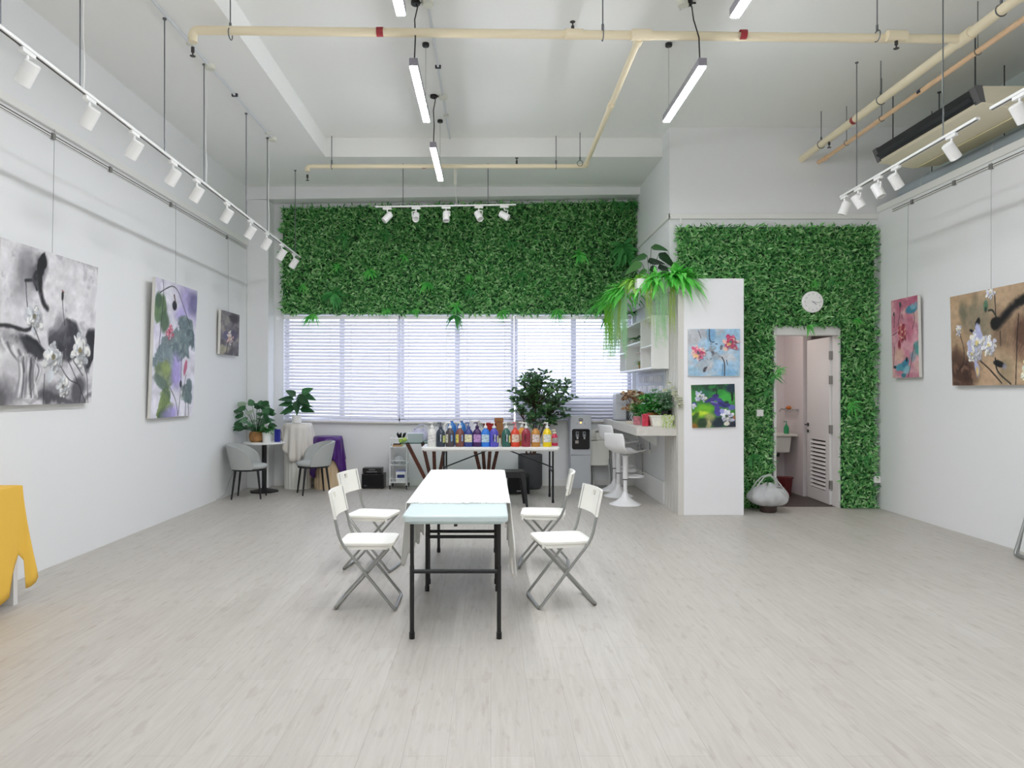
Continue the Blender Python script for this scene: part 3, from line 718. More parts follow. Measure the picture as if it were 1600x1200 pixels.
class Paint:
    """a picture painted stroke by stroke; x runs to asp, y runs 0..1 from the top"""
    def __init__(s, asp, res, bg):
        s.asp = asp; s.h = res; s.w = max(8, int(res*asp))
        s.Y, s.X = np.meshgrid(np.linspace(0, 1, s.h), np.linspace(0, asp, s.w), indexing='ij')
        s.img = np.empty((s.h, s.w, 3)); s.img[:] = rgb(bg)
        s.n1 = fbm(s.h, s.w, 6, asp)-.5; s.n2 = fbm(s.h, s.w, 6, asp)-.5; s.n3 = fbm(s.h, s.w, 22, asp)-.5
    def mix(s, a, c):
        s.img += (rgb(c)-s.img)*np.clip(a, 0, 1)[..., None]
    def wash(s, c, cells=4, lo=.45, hi=.65, amt=.8, sy=1):
        n = fbm(s.h, s.w, cells, s.asp, 5); s.mix(np.clip((n-lo)/(hi-lo), 0, 1)*amt, c)
    def blob(s, x, y, rx, ry, c, ang=0, soft=.25, amt=1, warp=.5, dry=0):
        x *= s.asp; r = max(rx, ry)
        dx = s.X-x+s.n1*warp*r*1.6; dy = s.Y-y+s.n2*warp*r*1.6; ca, sa = math.cos(ang), math.sin(ang)
        d = np.sqrt(((dx*ca+dy*sa)/rx)**2+((dy*ca-dx*sa)/ry)**2)
        a = np.clip((1-d)/max(soft, .02)+.5, 0, 1)*amt
        if dry: a = a*np.clip(1-dry+dry*(s.n3*5+.5), 0, 1)
        s.mix(a, c)
    def line(s, pts, w, c, amt=1):
        P = [(p[0]*s.asp, p[1]) for p in pts]
        if len(P) > 2:
            E = [P[0]]+P+[P[-1]]; Q = []
            for i in range(1, len(E)-2):
                for t in (0, .2, .4, .6, .8): Q.append(tuple(.5*(2*E[i][j]+(E[i+1][j]-E[i-1][j])*t+(2*E[i-1][j]-5*E[i][j]+4*E[i+1][j]-E[i+2][j])*t*t+(3*E[i][j]-E[i-1][j]-3*E[i+1][j]+E[i+2][j])*t**3) for j in (0, 1)))
            P = Q+[P[-1]]
        best = np.full(s.X.shape, 9.)
        for (x0, y0), (x1, y1) in zip(P, P[1:]):
            L = (x1-x0)**2+(y1-y0)**2+1e-9; t = np.clip(((s.X-x0)*(x1-x0)+(s.Y-y0)*(y1-y0))/L, 0, 1)
            best = np.minimum(best, np.hypot(s.X-x0-t*(x1-x0), s.Y-y0-t*(y1-y0)))
        s.mix(np.clip(1.3-(best-s.n3*w*.8)/w, 0, 1)*amt, c)
    def flower(s, x, y, r, cols, core, n=9, sq=1.0):
        dk = '#%02x%02x%02x' % tuple(int(v*130) for v in rgb(cols[0]))
        for k in range(n*4):
            a = 2*PI*k/n+random.uniform(-.5, .5); q = r*(.88-.72*k/(n*4))*random.uniform(.8, 1.15)
            X, Y = x+q*math.cos(a)/s.asp, y+q*math.sin(a)*sq; l, w = r*random.uniform(.20, .36), r*random.uniform(.15, .26)
            s.blob(X+.12*r/s.asp, Y+.14*r, l, w, dk, a, .5, .38, 1.2)
            s.blob(X, Y, l, w, random.choice(cols), a+random.uniform(-.9, .9), .22, .95, 1.3)
        for k in range(n):
            a = random.uniform(0, 2*PI); q = r*random.uniform(.1, .8); X, Y = x+q*math.cos(a)/s.asp, y+q*math.sin(a)*sq
            s.line([(X, Y), (X+r*.25*math.cos(a)/s.asp, Y+r*.25*math.sin(a))], .0035, dk, .55)
        s.blob(x, y, r*.2, r*.18, core, 0, .5); s.speck(dk, 5, x-r*.2/s.asp, x+r*.2/s.asp, y-r*.2, y+r*.2, r*.07)
    def age(s, amt=.26):
        st = fbm(s.h, s.w, 14, s.asp*.4, 4)-.5; fl = fbm(s.h, s.w, 5, s.asp, 5)-.5
        s.img = np.clip(s.img*(1+amt*(s.n3*.7+st*.5+fl*.6))[..., None], 0, 1)
    def leaf(s, x, y, rx, ry, c, c2, ang=0):
        s.blob(x, y, rx, ry, c, ang, .2, .97, .9)
        for k in range(9):
            a = random.uniform(0, 2*PI); q = random.random()**.5*.75; s.blob(x+rx*q*math.cos(a)/s.asp, y+ry*q*math.sin(a), rx*random.uniform(.15, .4), ry*random.uniform(.12, .35), random.choice((c, c2, c2)), random.uniform(0, PI), .5, .6, .8)
        for k in range(5):
            a = random.uniform(0, 2*PI); s.line([(x, y), (x+rx*.9*math.cos(a)/s.asp, y+ry*.9*math.sin(a))], .003, '#3c4a4a', .35)
    def speck(s, c, n, x0, x1, y0, y1, r, amt=.8):
        for k in range(n): s.blob(random.uniform(x0, x1), random.uniform(y0, y1), r*random.uniform(.4, 1.3), r*random.uniform(.2, .7), c, random.uniform(0, PI), .3, amt, .6)

def hang(name_label, P, w, h, depth, M, wire=None, group=None):
    """canvas: picture plane is local x (0..w) by z (0..h) facing -y; M places it"""
    t = thing('hanging_canvas', name_label, 'painting', (0, 0, 0), 0, group); t.matrix_world = M
    MB().box(0, w, 0, depth, 0, h).build('stretched_canvas', CANVAS, t, bevel=.003)
    P.age(); H, W = P.h, P.w; xs = np.linspace(0.0005, w-.0005, W); zs = np.linspace(h-.0005, .0005, H)
    X, Z = np.meshgrid(xs, zs); v = np.stack([X, np.full_like(X, -.0015)-np.clip(P.n3, -.2, .3)*.004, Z], -1).reshape(-1, 3)
    i = np.arange(H*W).reshape(H, W); q = np.stack([i[1:, :-1], i[1:, 1:], i[:-1, 1:], i[:-1, :-1]], -1).reshape(-1, 4)
    me = bpy.data.meshes.new('painted_face'); me.vertices.add(len(v)); me.vertices.foreach_set('co', v.reshape(-1))
    me.loops.add(q.size); me.loops.foreach_set('vertex_index', q.reshape(-1).astype(np.int32))
    me.polygons.add(len(q)); me.polygons.foreach_set('loop_start', np.arange(0, q.size, 4, dtype=np.int32)); me.update(calc_edges=True)
    c = np.clip(P.img, 0, 1); c = np.where(c <= .04045, c/12.92, ((c+.055)/1.055)**2.4)
    at = me.attributes.new('paint', 'FLOAT_COLOR', 'POINT'); at.data.foreach_set('color', np.concatenate([c.reshape(-1, 3), np.ones((H*W, 1))], 1).reshape(-1).astype(np.float32))
    me.materials.append(PAINT); o = bpy.data.objects.new('painted_face', me); COL.objects.link(o); o.parent = t
    for (x, zt) in (wire or ()):
        MB().tube([(x, depth*.8, h-.05), (x, depth+.03, zt)], .0022, 5).build('hanging_wire', WIRE, t)
    return t
def on_left(y, z, lean): # local x -> +Y, front faces +X
    return Matrix.Translation((XL+.06+lean, y, z)) @ Matrix.Rotation(PI/2, 4, 'Z')
def on_right(y, z): # local x -> -Y, front faces -X
    return Matrix.Translation((XR-.06, y, z)) @ Matrix.Rotation(-PI/2, 4, 'Z')
def leanback(M, deg): return M @ Matrix.Rotation(R(deg), 4, 'X')

# 1: grey ink lotus
p = Paint(1.04, 240, '#d9d7d9'); p.blob(.7, .2, .5, .25, '#e2e0e2', 0, 1, .8)
p.blob(.22, .17, .10, .20, '#8f8d90', .1, .9, .8); p.blob(.35, .14, .085, .12, '#5a585c', .3, .6, .9); p.blob(.385, .11, .035, .12, '#131214', .05, .25, 1, .7); p.blob(.34, .2, .05, .05, '#222124', .6, .3, .95, .9); p.blob(.27, .08, .06, .04, '#e4e2e4', 0, .7, .7); p.blob(.24, .12, .07, .1, '#77757a', 0, .8, .7)
p.line([(.37, .08), (.36, .2), (.40, .32), (.455, .37)], .022, '#141416'); p.line([(.23, .22), (.30, .21), (.34, .26)], .010, '#1a1a1c'); p.line([(.235, .23), (.25, .33), (.26, .38)], .004, '#2a2a2c')
p.blob(.08, .6, .2, .03, '#3d3b3e', .1, .7, .9); p.blob(.16, .63, .19, .11, '#a3a1a4', .5, .5, .9, dry=.6); p.line([(.0, .52), (.12, .515), (.25, .53), (.32, .5)], .014, '#252427')
p.blob(.33, .62, .12, .05, '#2e2d31', .45, .4, .95); p.line([(.27, .575), (.36, .60), (.44, .66)], .02, '#222125')
for k in range(7): p.line([(.24+.02*k, .66+.01*k), (.25+.03*k, .78), (.27+.012*k, .93)], .008, '#6c6a6d' if k % 2 else '#b9b7ba', .8)
p.leaf(.64, .55, .13, .085, '#2c2b30', '#4a494f', -.3); p.blob(.74, .53, .09, .10, '#35343a', -.6, .4, 1); p.blob(.55, .53, .07, .06, '#55535a', 0, .6, .8); p.blob(.93, .62, .05, .15, '#1f1e22', .15, .35, 1); p.blob(.72, .66, .12, .05, '#2b2a2e', -.1, .5, .9)
p.blob(.62, .46, .05, .07, '#8b898d', -.8, .9, .7)
p.line([(.61, .28), (.61, .33), (.645, .46)], .004, '#2b2a2c'); p.blob(.605, .265, .013, .032, '#151416', 0, .4, 1, .1); p.line([(.595, .225), (.62, .24)], .004, '#a03a30')
p.wash('#8d8b90', 9, .62, .7, .35); p.blob(.1, .72, .16, .10, '#efeeee', 0, .9, .8); p.blob(.13, .8, .15, .08, '#c9c7ca', 0, 1, .7); p.blob(.03, .95, .16, .09, '#58565a', 0, 1, .9); p.blob(.55, .93, .14, .07, '#6a686c', 0, .9, .8); p.blob(.3, .80, .05, .1, '#7d7b7e', .1, .7, .8); p.blob(.83, .9, .1, .08, '#4a484c', -.7, .6, .9); p.blob(.7, .97, .35, .04, '#48464a', 0, 1, .85)
for k in range(6): p.line([(.05+.05*k, .60+.02*k), (.10+.045*k, .66+.02*k), (.2+.02*k, .70+.03*k)], .012, ('#f0efef', '#5d5b5f')[k % 2], .75)
for k in range(8): p.line([(.2+.025*k, .70), (.22+.02*k, .82), (.19+.03*k, .95)], .009, ('#8d8b8f', '#efeeee', '#4e4c50')[k % 3], .7)
W1 = ['#e9e9e6', '#dfe2e4', '#f4f3ee', '#c9ccd0', '#b6b8bb']
p.flower(.33, .43, .085, W1, '#6e6a52'); p.flower(.54, .68, .105, W1, '#7b7150'); p.flower(.83, .625, .11, W1, '#8a7d54', sq=1.2); p.flower(.66, .88, .07, W1, '#6d6a60'); p.blob(.52, .81, .04, .05, '#d8dde0', .6, .3)
for q in ([(.33, .5), (.40, .6)], [(.70, .70), (.80, .82), (.93, 1)], [(.62, .74), (.72, .83), (.86, .88), (.85, 1)], [(.46, .8), (.46, 1)], [(.88, .72), (.93, .8), (.96, 1)], [(.76, .70), (.88, .80)]): p.line(q, .005, '#2f2d31', .9)
M = leanback(on_left(5.2, 1.38, .0), 3.0)
hang('large black-and-white canvas of lotus flowers on the long wall', p, 1.29, 1.245, .035, M, ((.66, 2.28),))
# 2: tall lavender and green lotus
p = Paint(.70, 250, '#e4e2ec'); p.wash('#cfc8e4', 4, .55, .75, .6); p.blob(.8, .10, .18, .12, '#a79bcf', .4, 1, .8); p.blob(.95, .1, .1, .1, '#75709c', 0, .8, .9); p.blob(.6, .22, .10, .06, '#a89ad6', 0, .9, .7)
p.leaf(.15, .2, .10, .11, '#66805a', '#90a480', .3); p.blob(.22, .3, .07, .08, '#4f6a4c', 0, .5, .9); p.blob(.08, .15, .05, .06, '#48604a', 0, .5, .9)
p.leaf(.72, .32, .14, .11, '#66787c', '#87989a', .2); p.leaf(.66, .42, .16, .08, '#6d7f82', '#93a2a2', -.2); p.leaf(.85, .38, .10, .06, '#55666a', '#7a8c8e', .3); p.leaf(.42, .46, .16, .06, '#7a8a8c', '#9fadab'); p.leaf(.65, .5, .13, .07, '#63757a', '#8b9a98')
p.leaf(.28, .58, .19, .10, '#74858a', '#97a6a6'); p.leaf(.3, .68, .16, .10, '#71845f', '#8f9c78'); p.blob(.3, .64, .07, .06, '#8d9c5a', 0, .6, .8); p.blob(.2, .75, .12, .05, '#5c6f63', .3, .4, .9); p.blob(.55, .66, .09, .12, '#a596d8', 0, .8, .85); p.leaf(.3, .84, .1, .07, '#59704d', '#8a9c6a'); p.leaf(.3, .93, .13, .08, '#6f8550', '#94a468', .4); p.blob(.27, .98, .07, .05, '#48603e', 0, .5, .9)
p.leaf(.83, .83, .12, .08, '#66787a', '#8d9c98', .5); p.blob(.88, .76, .06, .05, '#5b6d70', .7, .3, .9); p.blob(.45, .97, .12, .05, '#a094d6', 0, .9, .8)
p.flower(.35, .37, .06, ['#e8a0b4', '#d8607e', '#f3d3d6', '#c84a6c'], '#b8404e', 7); p.blob(.77, .62, .025, .055, '#c06a86', .2, .4, 1); p.blob(.44, .165, .035, .035, '#1b1d28', .6, .3, 1, .2); p.line([(.42, .09), (.46, .14)], .009, '#4a3028')
for q in ([(.15, 0), (.18, .12), (.12, .5)], [(.1, .1), (.35, .03), (.5, .05), (.65, .15), (.85, .3)], [(.65, .55), (.66, .8), (.62, 1)], [(.4, .78), (.55, .88), (.62, 1)], [(.78, .68), (.72, .85)], [(.86, .88), (.9, 1)], [(.8, .9), (.8, 1)]): p.line(q, .005, '#2c3036', .9)
p.blob(.66, .75, .02, .03, '#20242c', 0, .3, 1)
M = leanback(on_left(7.62, 1.19, .0), 2.2)
hang('tall narrow canvas of green lotus leaves on lavender, second on the long wall', p, 1.08, 1.53, .035, M, ((.55, 2.47),))
# 3: small dark
p = Paint(.76, 120, '#7a757a'); p.wash('#4c464c', 4, .4, .6, .9); p.wash('#a8a294', 5, .55, .7, .7); p.blob(.3, .55, .14, .1, '#5b5676', 0, .4, .9); p.blob(.72, .52, .14, .12, '#4f4560', 0, .4, .9); p.blob(.7, .12, .2, .1, '#3c3338', 0, .6, .9); p.blob(.15, .9, .2, .1, '#b3ac8c', 0, .6, .8)
p.flower(.5, .6, .13, ['#e9d6cf', '#d9a8a0', '#f2ece2', '#c9bcc4'], '#d2b04a', 7, 1.4); p.line([(.4, .7), (.3, 1)], .012, '#221f22'); p.line([(.6, .7), (.62, 1)], .012, '#2c262a')
M = leanback(on_left(9.58, 1.99, .0), 1.5)
hang('small dark canvas of a pale flower at the corner end of the long wall', p, .70, .60, .035, M, ((.35, 1.67),))
# 4: narrow pink
p = Paint(.565, 190, '#d7a0ac'); p.wash('#e2bcb6', 4, .45, .65, .9); p.wash('#bf6f88', 4, .55, .7, .7); p.blob(.6, .03, .4, .08, '#b8647e', 0, .9, .8); p.blob(.7, .35, .08, .2, '#c06482', 0, .8, .7)
p.blob(.78, .15, .11, .06, '#4a86a0', -.2, .35, 1); p.blob(.85, .12, .06, .04, '#7fb0be', 0, .4, .9); p.blob(.95, .65, .08, .09, '#4f9f9a', 0, .5, .95); p.blob(.78, .75, .06, .06, '#7f9aa6', 0, .7, .8)
p.flower(.4, .42, .10, ['#c4485c', '#d9707a', '#e9b0a4', '#9c2c44'], '#e8c0a0', 8, 1.2); p.blob(.3, .58, .03, .06, '#8e2a3e', -.2, .4); p.blob(.3, .7, .1, .08, '#dcb8a4', 0, .8, .8)
p.blob(.35, .85, .13, .05, '#58a2b8', .1, .35, 1); p.blob(.5, .81, .07, .05, '#3f86a4', -.4, .35, 1); p.blob(.55, .9, .07, .06, '#8fc0cc', -.6, .5, .9); p.blob(.45, .97, .05, .03, '#3a7c8c', 0, .4); p.blob(.1, .86, .03, .02, '#16303c', 0, .3); p.blob(.55, .77, .02, .03, '#18222c', 0, .3)
p.wash('#b05878', 5, .66, .75, .5)
for q in ([(.35, .08), (.33, .2), (.25, .33)], [(.12, .2), (.1, .35)], [(.85, .2), (.88, .3), (.8, .4)], [(.05, .45), (.2, .42)], [(.1, .6), (.05, .85)], [(.85, .6), (.7, .85), (.6, 1)], [(.4, .2), (.42, .25)]): p.line(q, .006, '#262028', .9)
p.blob(.35, .07, .02, .03, '#2c5048', 0, .4); p.blob(.1, .18, .015, .025, '#20343a', 0, .4)
M = leanback(on_right(8.57, 1.645), 1.2)
hang('narrow pink canvas with a red flower and blue leaves beside the greenery', p, .53, .935, .035, M, ((.28, 2.05),))
# 5: large brown lotus
p = Paint(1.60, 230, '#bfa486'); p.wash('#a98c6e', 3, .45, .7, .7); p.blob(.3, .3, .22, .25, '#8f8470', .2, .9, .9); p.blob(.14, .2, .06, .16, '#6f6e5c', 0, .9, .8); p.blob(.24, .12, .05, .1, '#7a7864', .5, .9, .7); p.blob(.03, .02, .4, .1, '#c4a684', 0, 1, .6)
p.blob(.1, .85, .22, .22, '#4e362e', 0, .8, .95); p.blob(.04, .68, .12, .1, '#5c4438', 0, .9, .8); p.blob(.5, .45, .14, .2, '#7c6450', 0, .9, .8); p.blob(.66, .5, .13, .22, '#5c4134', .2, .8, .9); p.blob(.85, .6, .3, .25, '#65483a', 0, .9, .7)
for k in range(14): p.blob(random.uniform(.02, .25), random.uniform(.72, .98), .05, .02, '#8c6c5a' if k % 2 else '#3c2a26', random.uniform(0, PI), .6, .6)
for k in range(10): p.line([(.5+.02*k, .75), (.55+.02*k, .5+.02*k)], .012, '#a88a72', .4)
p.blob(.37, .9, .16, .12, '#c4a688', 0, .9, .8); p.blob(.52, .85, .1, .14, '#9c8c70', 0, .9, .7)
W5 = ['#f4f4f4', '#e4e5f0', '#c2c5e2', '#f6f2e6', '#d8daea', '#fbfbf8']
p.line([(.44, .05), (.445, .3)], .007, '#17151a'); p.line([(.38, .22), (.42, .23), (.46, .34)], .011, '#1d2420'); p.line([(.64, .30), (.62, .6), (.60, 1)], .007, '#1c1a1c'); p.line([(.09, .42), (.13, .6), (.12, .75), (.06, .85)], .006, '#2a201e'); p.line([(.29, .74), (.38, .84), (.48, .98)], .008, '#15141a'); p.line([(.43, .72), (.45, .86), (.56, .99)], .009, '#15141a'); p.line([(.48, .45), (.48, .6)], .006, '#222222')
p.blob(.44, .36, .07, .06, '#151317', -.5, .3, 1); p.line([(.45, .38), (.55, .27), (.62, .2), (.70, .16)], .055, '#121114'); p.line([(.66, .2), (.76, .13), (.9, .02)], .03, '#121114')
p.blob(.355, .16, .035, .055, '#5d8468', 0, .3, 1); p.blob(.355, .2, .02, .03, '#2c3c30', 0, .4, .9); p.blob(.28, .33, .03, .06, '#101014', .5, .3); p.blob(.22, .42, .05, .02, '#18151a', .5, .3)
p.flower(.40, .035, .07, W5, '#d8d0a0', 7); p.flower(.08, .385, .05, W5, '#dcd49a', 6, 1.3)
p.flower(.26, .55, .14, W5, '#e8d890', 9, 1.2); p.flower(.21, .66, .10, W5, '#e4d08a', 8); p.flower(.37, .58, .10, W5, '#eadc9c', 8, 1.2); p.blob(.25, .82, .035, .09, '#b4b6da', -.1, .3); p.blob(.255, .85, .02, .05, '#e6cc8c', 0, .4); p.blob(.28, .42, .045, .09, '#c0c4e6', 0, .3, 1)
p.blob(.46, .78, .08, .035, '#15141a', .35, .3, 1); p.blob(.51, .81, .03, .03, '#8f92a8', 0, .5, .8); p.flower(.70, .88, .11, ['#e8ecde', '#d4dcd0', '#f4f2e0', '#e8e0a8'], '#d8c86a', 8)
M = leanback(on_right(7.46, 1.545), 1.6)
hang('large brown canvas with white lotus blooms and a black leaf stroke', p, 1.50, .935, .035, M, ((.57, 2.17),))
# 6: pale blue with two pink blooms
p = Paint(1.09, 150, '#a3c6de'); p.wash('#8ab8da', 3, .45, .65, .8); p.wash('#c4ccd2', 4, .5, .65, .8); p.blob(.1, .18, .14, .2, '#c6c8cc', .3, .5, .95); p.blob(.3, .08, .1, .12, '#b8bcc4', 0, .6, .8); p.blob(.42, .12, .09, .14, '#7fb0d8', 0, .6, .9); p.blob(.75, .62, .2, .1, '#c9ced4', .3, .5, .9); p.blob(.3, .78, .2, .12, '#b2bcc4', -.6, .5, .9); p.blob(.8, .92, .22, .1, '#86bce2', 0, .7, .9); p.blob(.1, .9, .14, .1, '#9cc4dc', 0, .7, .8)
p.blob(.45, .4, .09, .06, '#8e9098', -.6, .4, .9, dry=.5); p.blob(.53, .57, .09, .09, '#a2a6b0', .4, .4, .9, dry=.5); p.blob(.47, .5, .05, .03, '#55565e', .9, .3, .8); p.blob(.64, .38, .03, .06, '#6c6e78', .2, .3, .9); p.blob(.33, .86, .04, .07, '#3c3c44', .8, .3, .9); p.blob(.4, .8, .03, .14, '#c2c4c8', .6, .4, .9)
p.line([(.41, .0), (.41, .18), (.44, .27), (.5, .28)], .011, '#26242c'); p.line([(.65, .6), (.7, .72), (.7, 1)], .012, '#22202a'); p.line([(.66, .98), (.67, .75)], .008, '#3a72b0'); p.line([(.74, .66), (.76, .76)], .008, '#2a3038'); p.line([(.2, .04), (.25, .2)], .008, '#4a4a52'); p.speck('#5d5e68', 14, .35, .62, .3, .65, .02)
F6 = ['#e0688c', '#f0a8b4', '#c83e6c', '#f6d8cc', '#f2c4b8']
p.flower(.2, .5, .145, F6, '#5c6470', 8); p.blob(.16, .57, .05, .03, '#f2cc80', 0, .5, .9); p.flower(.83, .28, .16, F6, '#5a8478', 9); p.blob(.8, .32, .05, .03, '#e8c070', 0, .5, .8); p.blob(.72, .42, .06, .04, '#f0c8b0', .5, .4, .9)
hang('pale blue canvas with two pink blooms, upper one on the white block', p, .62, .565, .02, Matrix.Translation((2.355, 8.447, 1.665)))
# 7: green and violet
p = Paint(1.0, 140, '#3f8a3c'); p.blob(.7, .12, .3, .2, '#2f9a3c', 0, .8, .9); p.blob(.5, .05, .4, .06, '#1f3c34', 0, .8, .9); p.blob(.92, .1, .12, .12, '#22304c', 0, .8, .9); p.blob(.1, .05, .2, .1, '#2c5a3a', 0, .8, .9); p.blob(.3, .2, .14, .1, '#2c6a50', 0, .6, .9); p.blob(.8, .35, .14, .16, '#44b048', 0, .7, .9)
p.blob(.25, .6, .26, .14, '#74b82c', -.2, .6, .95); p.blob(.18, .64, .22, .05, '#c6e23a', 0, .6, .95); p.blob(.05, .85, .14, .16, '#566c22', 0, .7, .9); p.blob(.03, .97, .1, .08, '#a8702c', 0, .7, .9); p.blob(.4, .8, .14, .16, '#a8ac68', .3, .5, .9); p.blob(.25, .9, .12, .12, '#27382c', .8, .6, .8); p.blob(.37, .95, .05, .14, '#c8b88c', .5, .6, .8); p.blob(.6, .9, .16, .14, '#1c2a3c', 0, .6, .95); p.blob(.9, .9, .14, .16, '#20203a', 0, .6, .9); p.blob(.08, .72, .06, .12, '#2e5a24', .5, .5, .8)
p.blob(.58, .42, .15, .09, '#4a3f92', .2, .3, 1); p.blob(.55, .27, .08, .06, '#3c3478', 0, .3, 1); p.blob(.4, .36, .1, .04, '#463c88', -.3, .3, 1); p.blob(.6, .6, .07, .14, '#50489c', -.2, .35, 1); p.blob(.75, .48, .14, .06, '#3a3684', .2, .4, .95); p.blob(.93, .55, .1, .06, '#6a6ac0', 0, .4, .9); p.blob(.06, .45, .06, .05, '#4a46a0', 0, .4, .9); p.line([(.45, .4), (.6, .44)], .008, '#b0a8e0'); p.blob(.55, .4, .04, .015, '#4c9a50', 0, .4)
p.line([(.5, .12), (.58, .13), (.58, .24)], .014, '#141c1c'); p.blob(.93, .3, .03, .1, '#101a1c', 0, .4, .95); p.line([(.62, .42), (.78, .52)], .01, '#1c1a3c'); p.blob(.8, .42, .05, .03, '#1e4030', 0, .4, .9)
W7 = ['#eceef6', '#d8dcf2', '#f6f2ec', '#c4caec']
p.flower(.2, .27, .13, W7, '#4c7a50', 7); p.flower(.05, .48, .06, W7, '#e0dcc0', 5); p.flower(.8, .74, .16, W7, '#3c5a3c', 9); p.blob(.7, .62, .06, .05, '#a4a8e0', .5, .4); p.blob(.8, .93, .07, .05, '#eae6d8', 0, .4); p.blob(.97, .78, .03, .04, '#c07040', 0, .5, .8)
M = Matrix.Translation((2.405, 8.447, 1.045)) @ Matrix.Rotation(R(-1.6), 4, 'Y')
hang('green and violet canvas with white blooms, lower one on the white block', p, .52, .515, .02, M)
# ------------------------------------------------------------------ folding tables
def rrect(x0, x1, y0, y1, r, n=5):
    out = []
    for cx, cy, a0 in ((x1-r, y1-r, 0), (x0+r, y1-r, 90), (x0+r, y0+r, 180), (x1-r, y0+r, 270)):
        for k in range(n+1):
            a = R(a0+90*k/n); out.append((cx+r*math.cos(a), cy+r*math.sin(a)))
    return out
def slab(poly, z0, z1):
    b = MB(); n = len(poly)
    b.add([(x, y, z0) for x, y in poly]+[(x, y, z1) for x, y in poly], [tuple(range(n-1, -1, -1)), tuple(range(n, 2*n))]+[(i, (i+1) % n, (i+1) % n+n, i+n) for i in range(n)])
    return b
def folding_table(label, loc, lx, ly, h, top, along, insets, brace_side=0, group='folding tables'):
    """lx, ly: size; legs stand in two frames along `along`"""
    t = thing('folding_table', label, 'table', loc, 0, group)
    slab(rrect(-lx/2, lx/2, -ly/2, ly/2, .045), h-.042, h).build('table_top', top, t, bevel=.01)
    slab(rrect(-lx/2+.03, lx/2-.03, -ly/2+.03, ly/2-.03, .03), h-.055, h-.04).build('table_underside', top, t)
    half = (ly if along == 'y' else lx)/2; wid = (lx if along == 'y' else ly)/2-.055
    def P(a, w, z): return (w, a, z) if along == 'y' else (a, w, z)
    for s, ins in ((-1, insets[0]), (1, insets[1])):
        a = s*(half-ins)
        for w in (-wid, wid):
            b = MB(); b.tube([P(a, w, .42), P(a, w, h-.05)], .0125, 8); b.tube([P(a, w, .03), P(a, w, .44)], .0142, 8); lg = b.build('leg', BLACK, t, smooth=True)
            b = MB(); b.tube([P(a, w, 0), P(a, w, .04)], .0175, 8); b.build('foot_cap', BLACKP, lg)
        for z in (.405,) : MB().tube([P(a, -wid, z), P(a, wid, z)], .0125, 8).build('cross_bar', BLACK, t, smooth=True)
        c = wid if along == 'x' else 0
        for w in ((-wid, wid) if along == 'x' else (0,)):
            if along == 'x' and w < 0: MB().bar(P(a, w*.96, .47), P(a-s*half*.62, w*.5, h-.06), .026, .014).build('folding_brace', BLACK, t)
            elif along == 'y': MB().bar(P(a, 0, h-.07), P(a-s*half*.5, 0, h-.06), .02, .01).build('folding_brace', BLACK, t)
    return t
folding_table('pale folding table with black legs, the one nearest the camera', (-.213, 4.785, 0), .634, 1.17, .75, MINTCAST, 'y', (.06, .10))
folding_table('white folding table with black legs under the white runner, behind the pale one', (-.220, 6.02, 0), .634, 1.28, .75, WHITE, 'y', (.09, .13))
# runner over both tables
CLOTH = mat('white_cotton', '#f6f5f2', .8, bump=.25, bscale=180)
b = MB(); rows = []
y0, y1 = 4.665, 6.60
for i in range(61):
    y = y0+(y1-y0)*i/60; row = []
    jag = .006*math.sin(i*2.3)
    hl = .40+.05*math.sin(i*.55)+.02*math.sin(i*1.7); hr = (.40 if i > 8 else .44)+.05*math.sin(i*.4+1)+.03*math.sin(i*1.3)
    if i < 3: hl *= .55+.2*i
    xl, xr = -.548, .118
    for k in range(9):
        f = 1-k/8
        row.append((xl-.010-.022*f*(1+math.sin(i*.62)), y, .752-hl*f))
    for k in range(13): row.append((xl+(xr-xl)*(k+.3)/12.6, y+(jag if i == 0 else 0), .7545+.0015*math.sin(k*1.1+i*.4)+(.002*math.sin(k*2.7) if i < 2 else 0)))
    for k in range(9):
        f = k/8
        row.append((xr+.010+.022*f*(1+math.sin(i*.7+2)), y, .752-hr*f))
    rows.append(row)
b.grid(rows)
t = b.build('table_runner', CLOTH, smooth='all', solid=.004)
tag(t, 'white frayed cloth runner draped over the two central folding tables', 'tablecloth')
b = MB()
for k in range(150):
    x = -.545+.66*random.random(); b.tube([(x, y0+.002, .757), (x+random.uniform(-.008, .008), y0-.010, .7565), (x+random.uniform(-.015, .015), y0-random.uniform(.012, .026), .753)], .0022, 4)
for k in range(70):
    f = random.random(); y = y0+.01+f*.4; x = .138+.012*math.sin(f*9); z = .30+.08*random.random()
    b.tube([(x, y, z+.03), (x+random.uniform(-.01, .015), y+random.uniform(-.01, .01), z-random.uniform(.02, .06))], .0025, 4)
b.build('fringe', CLOTH, t)

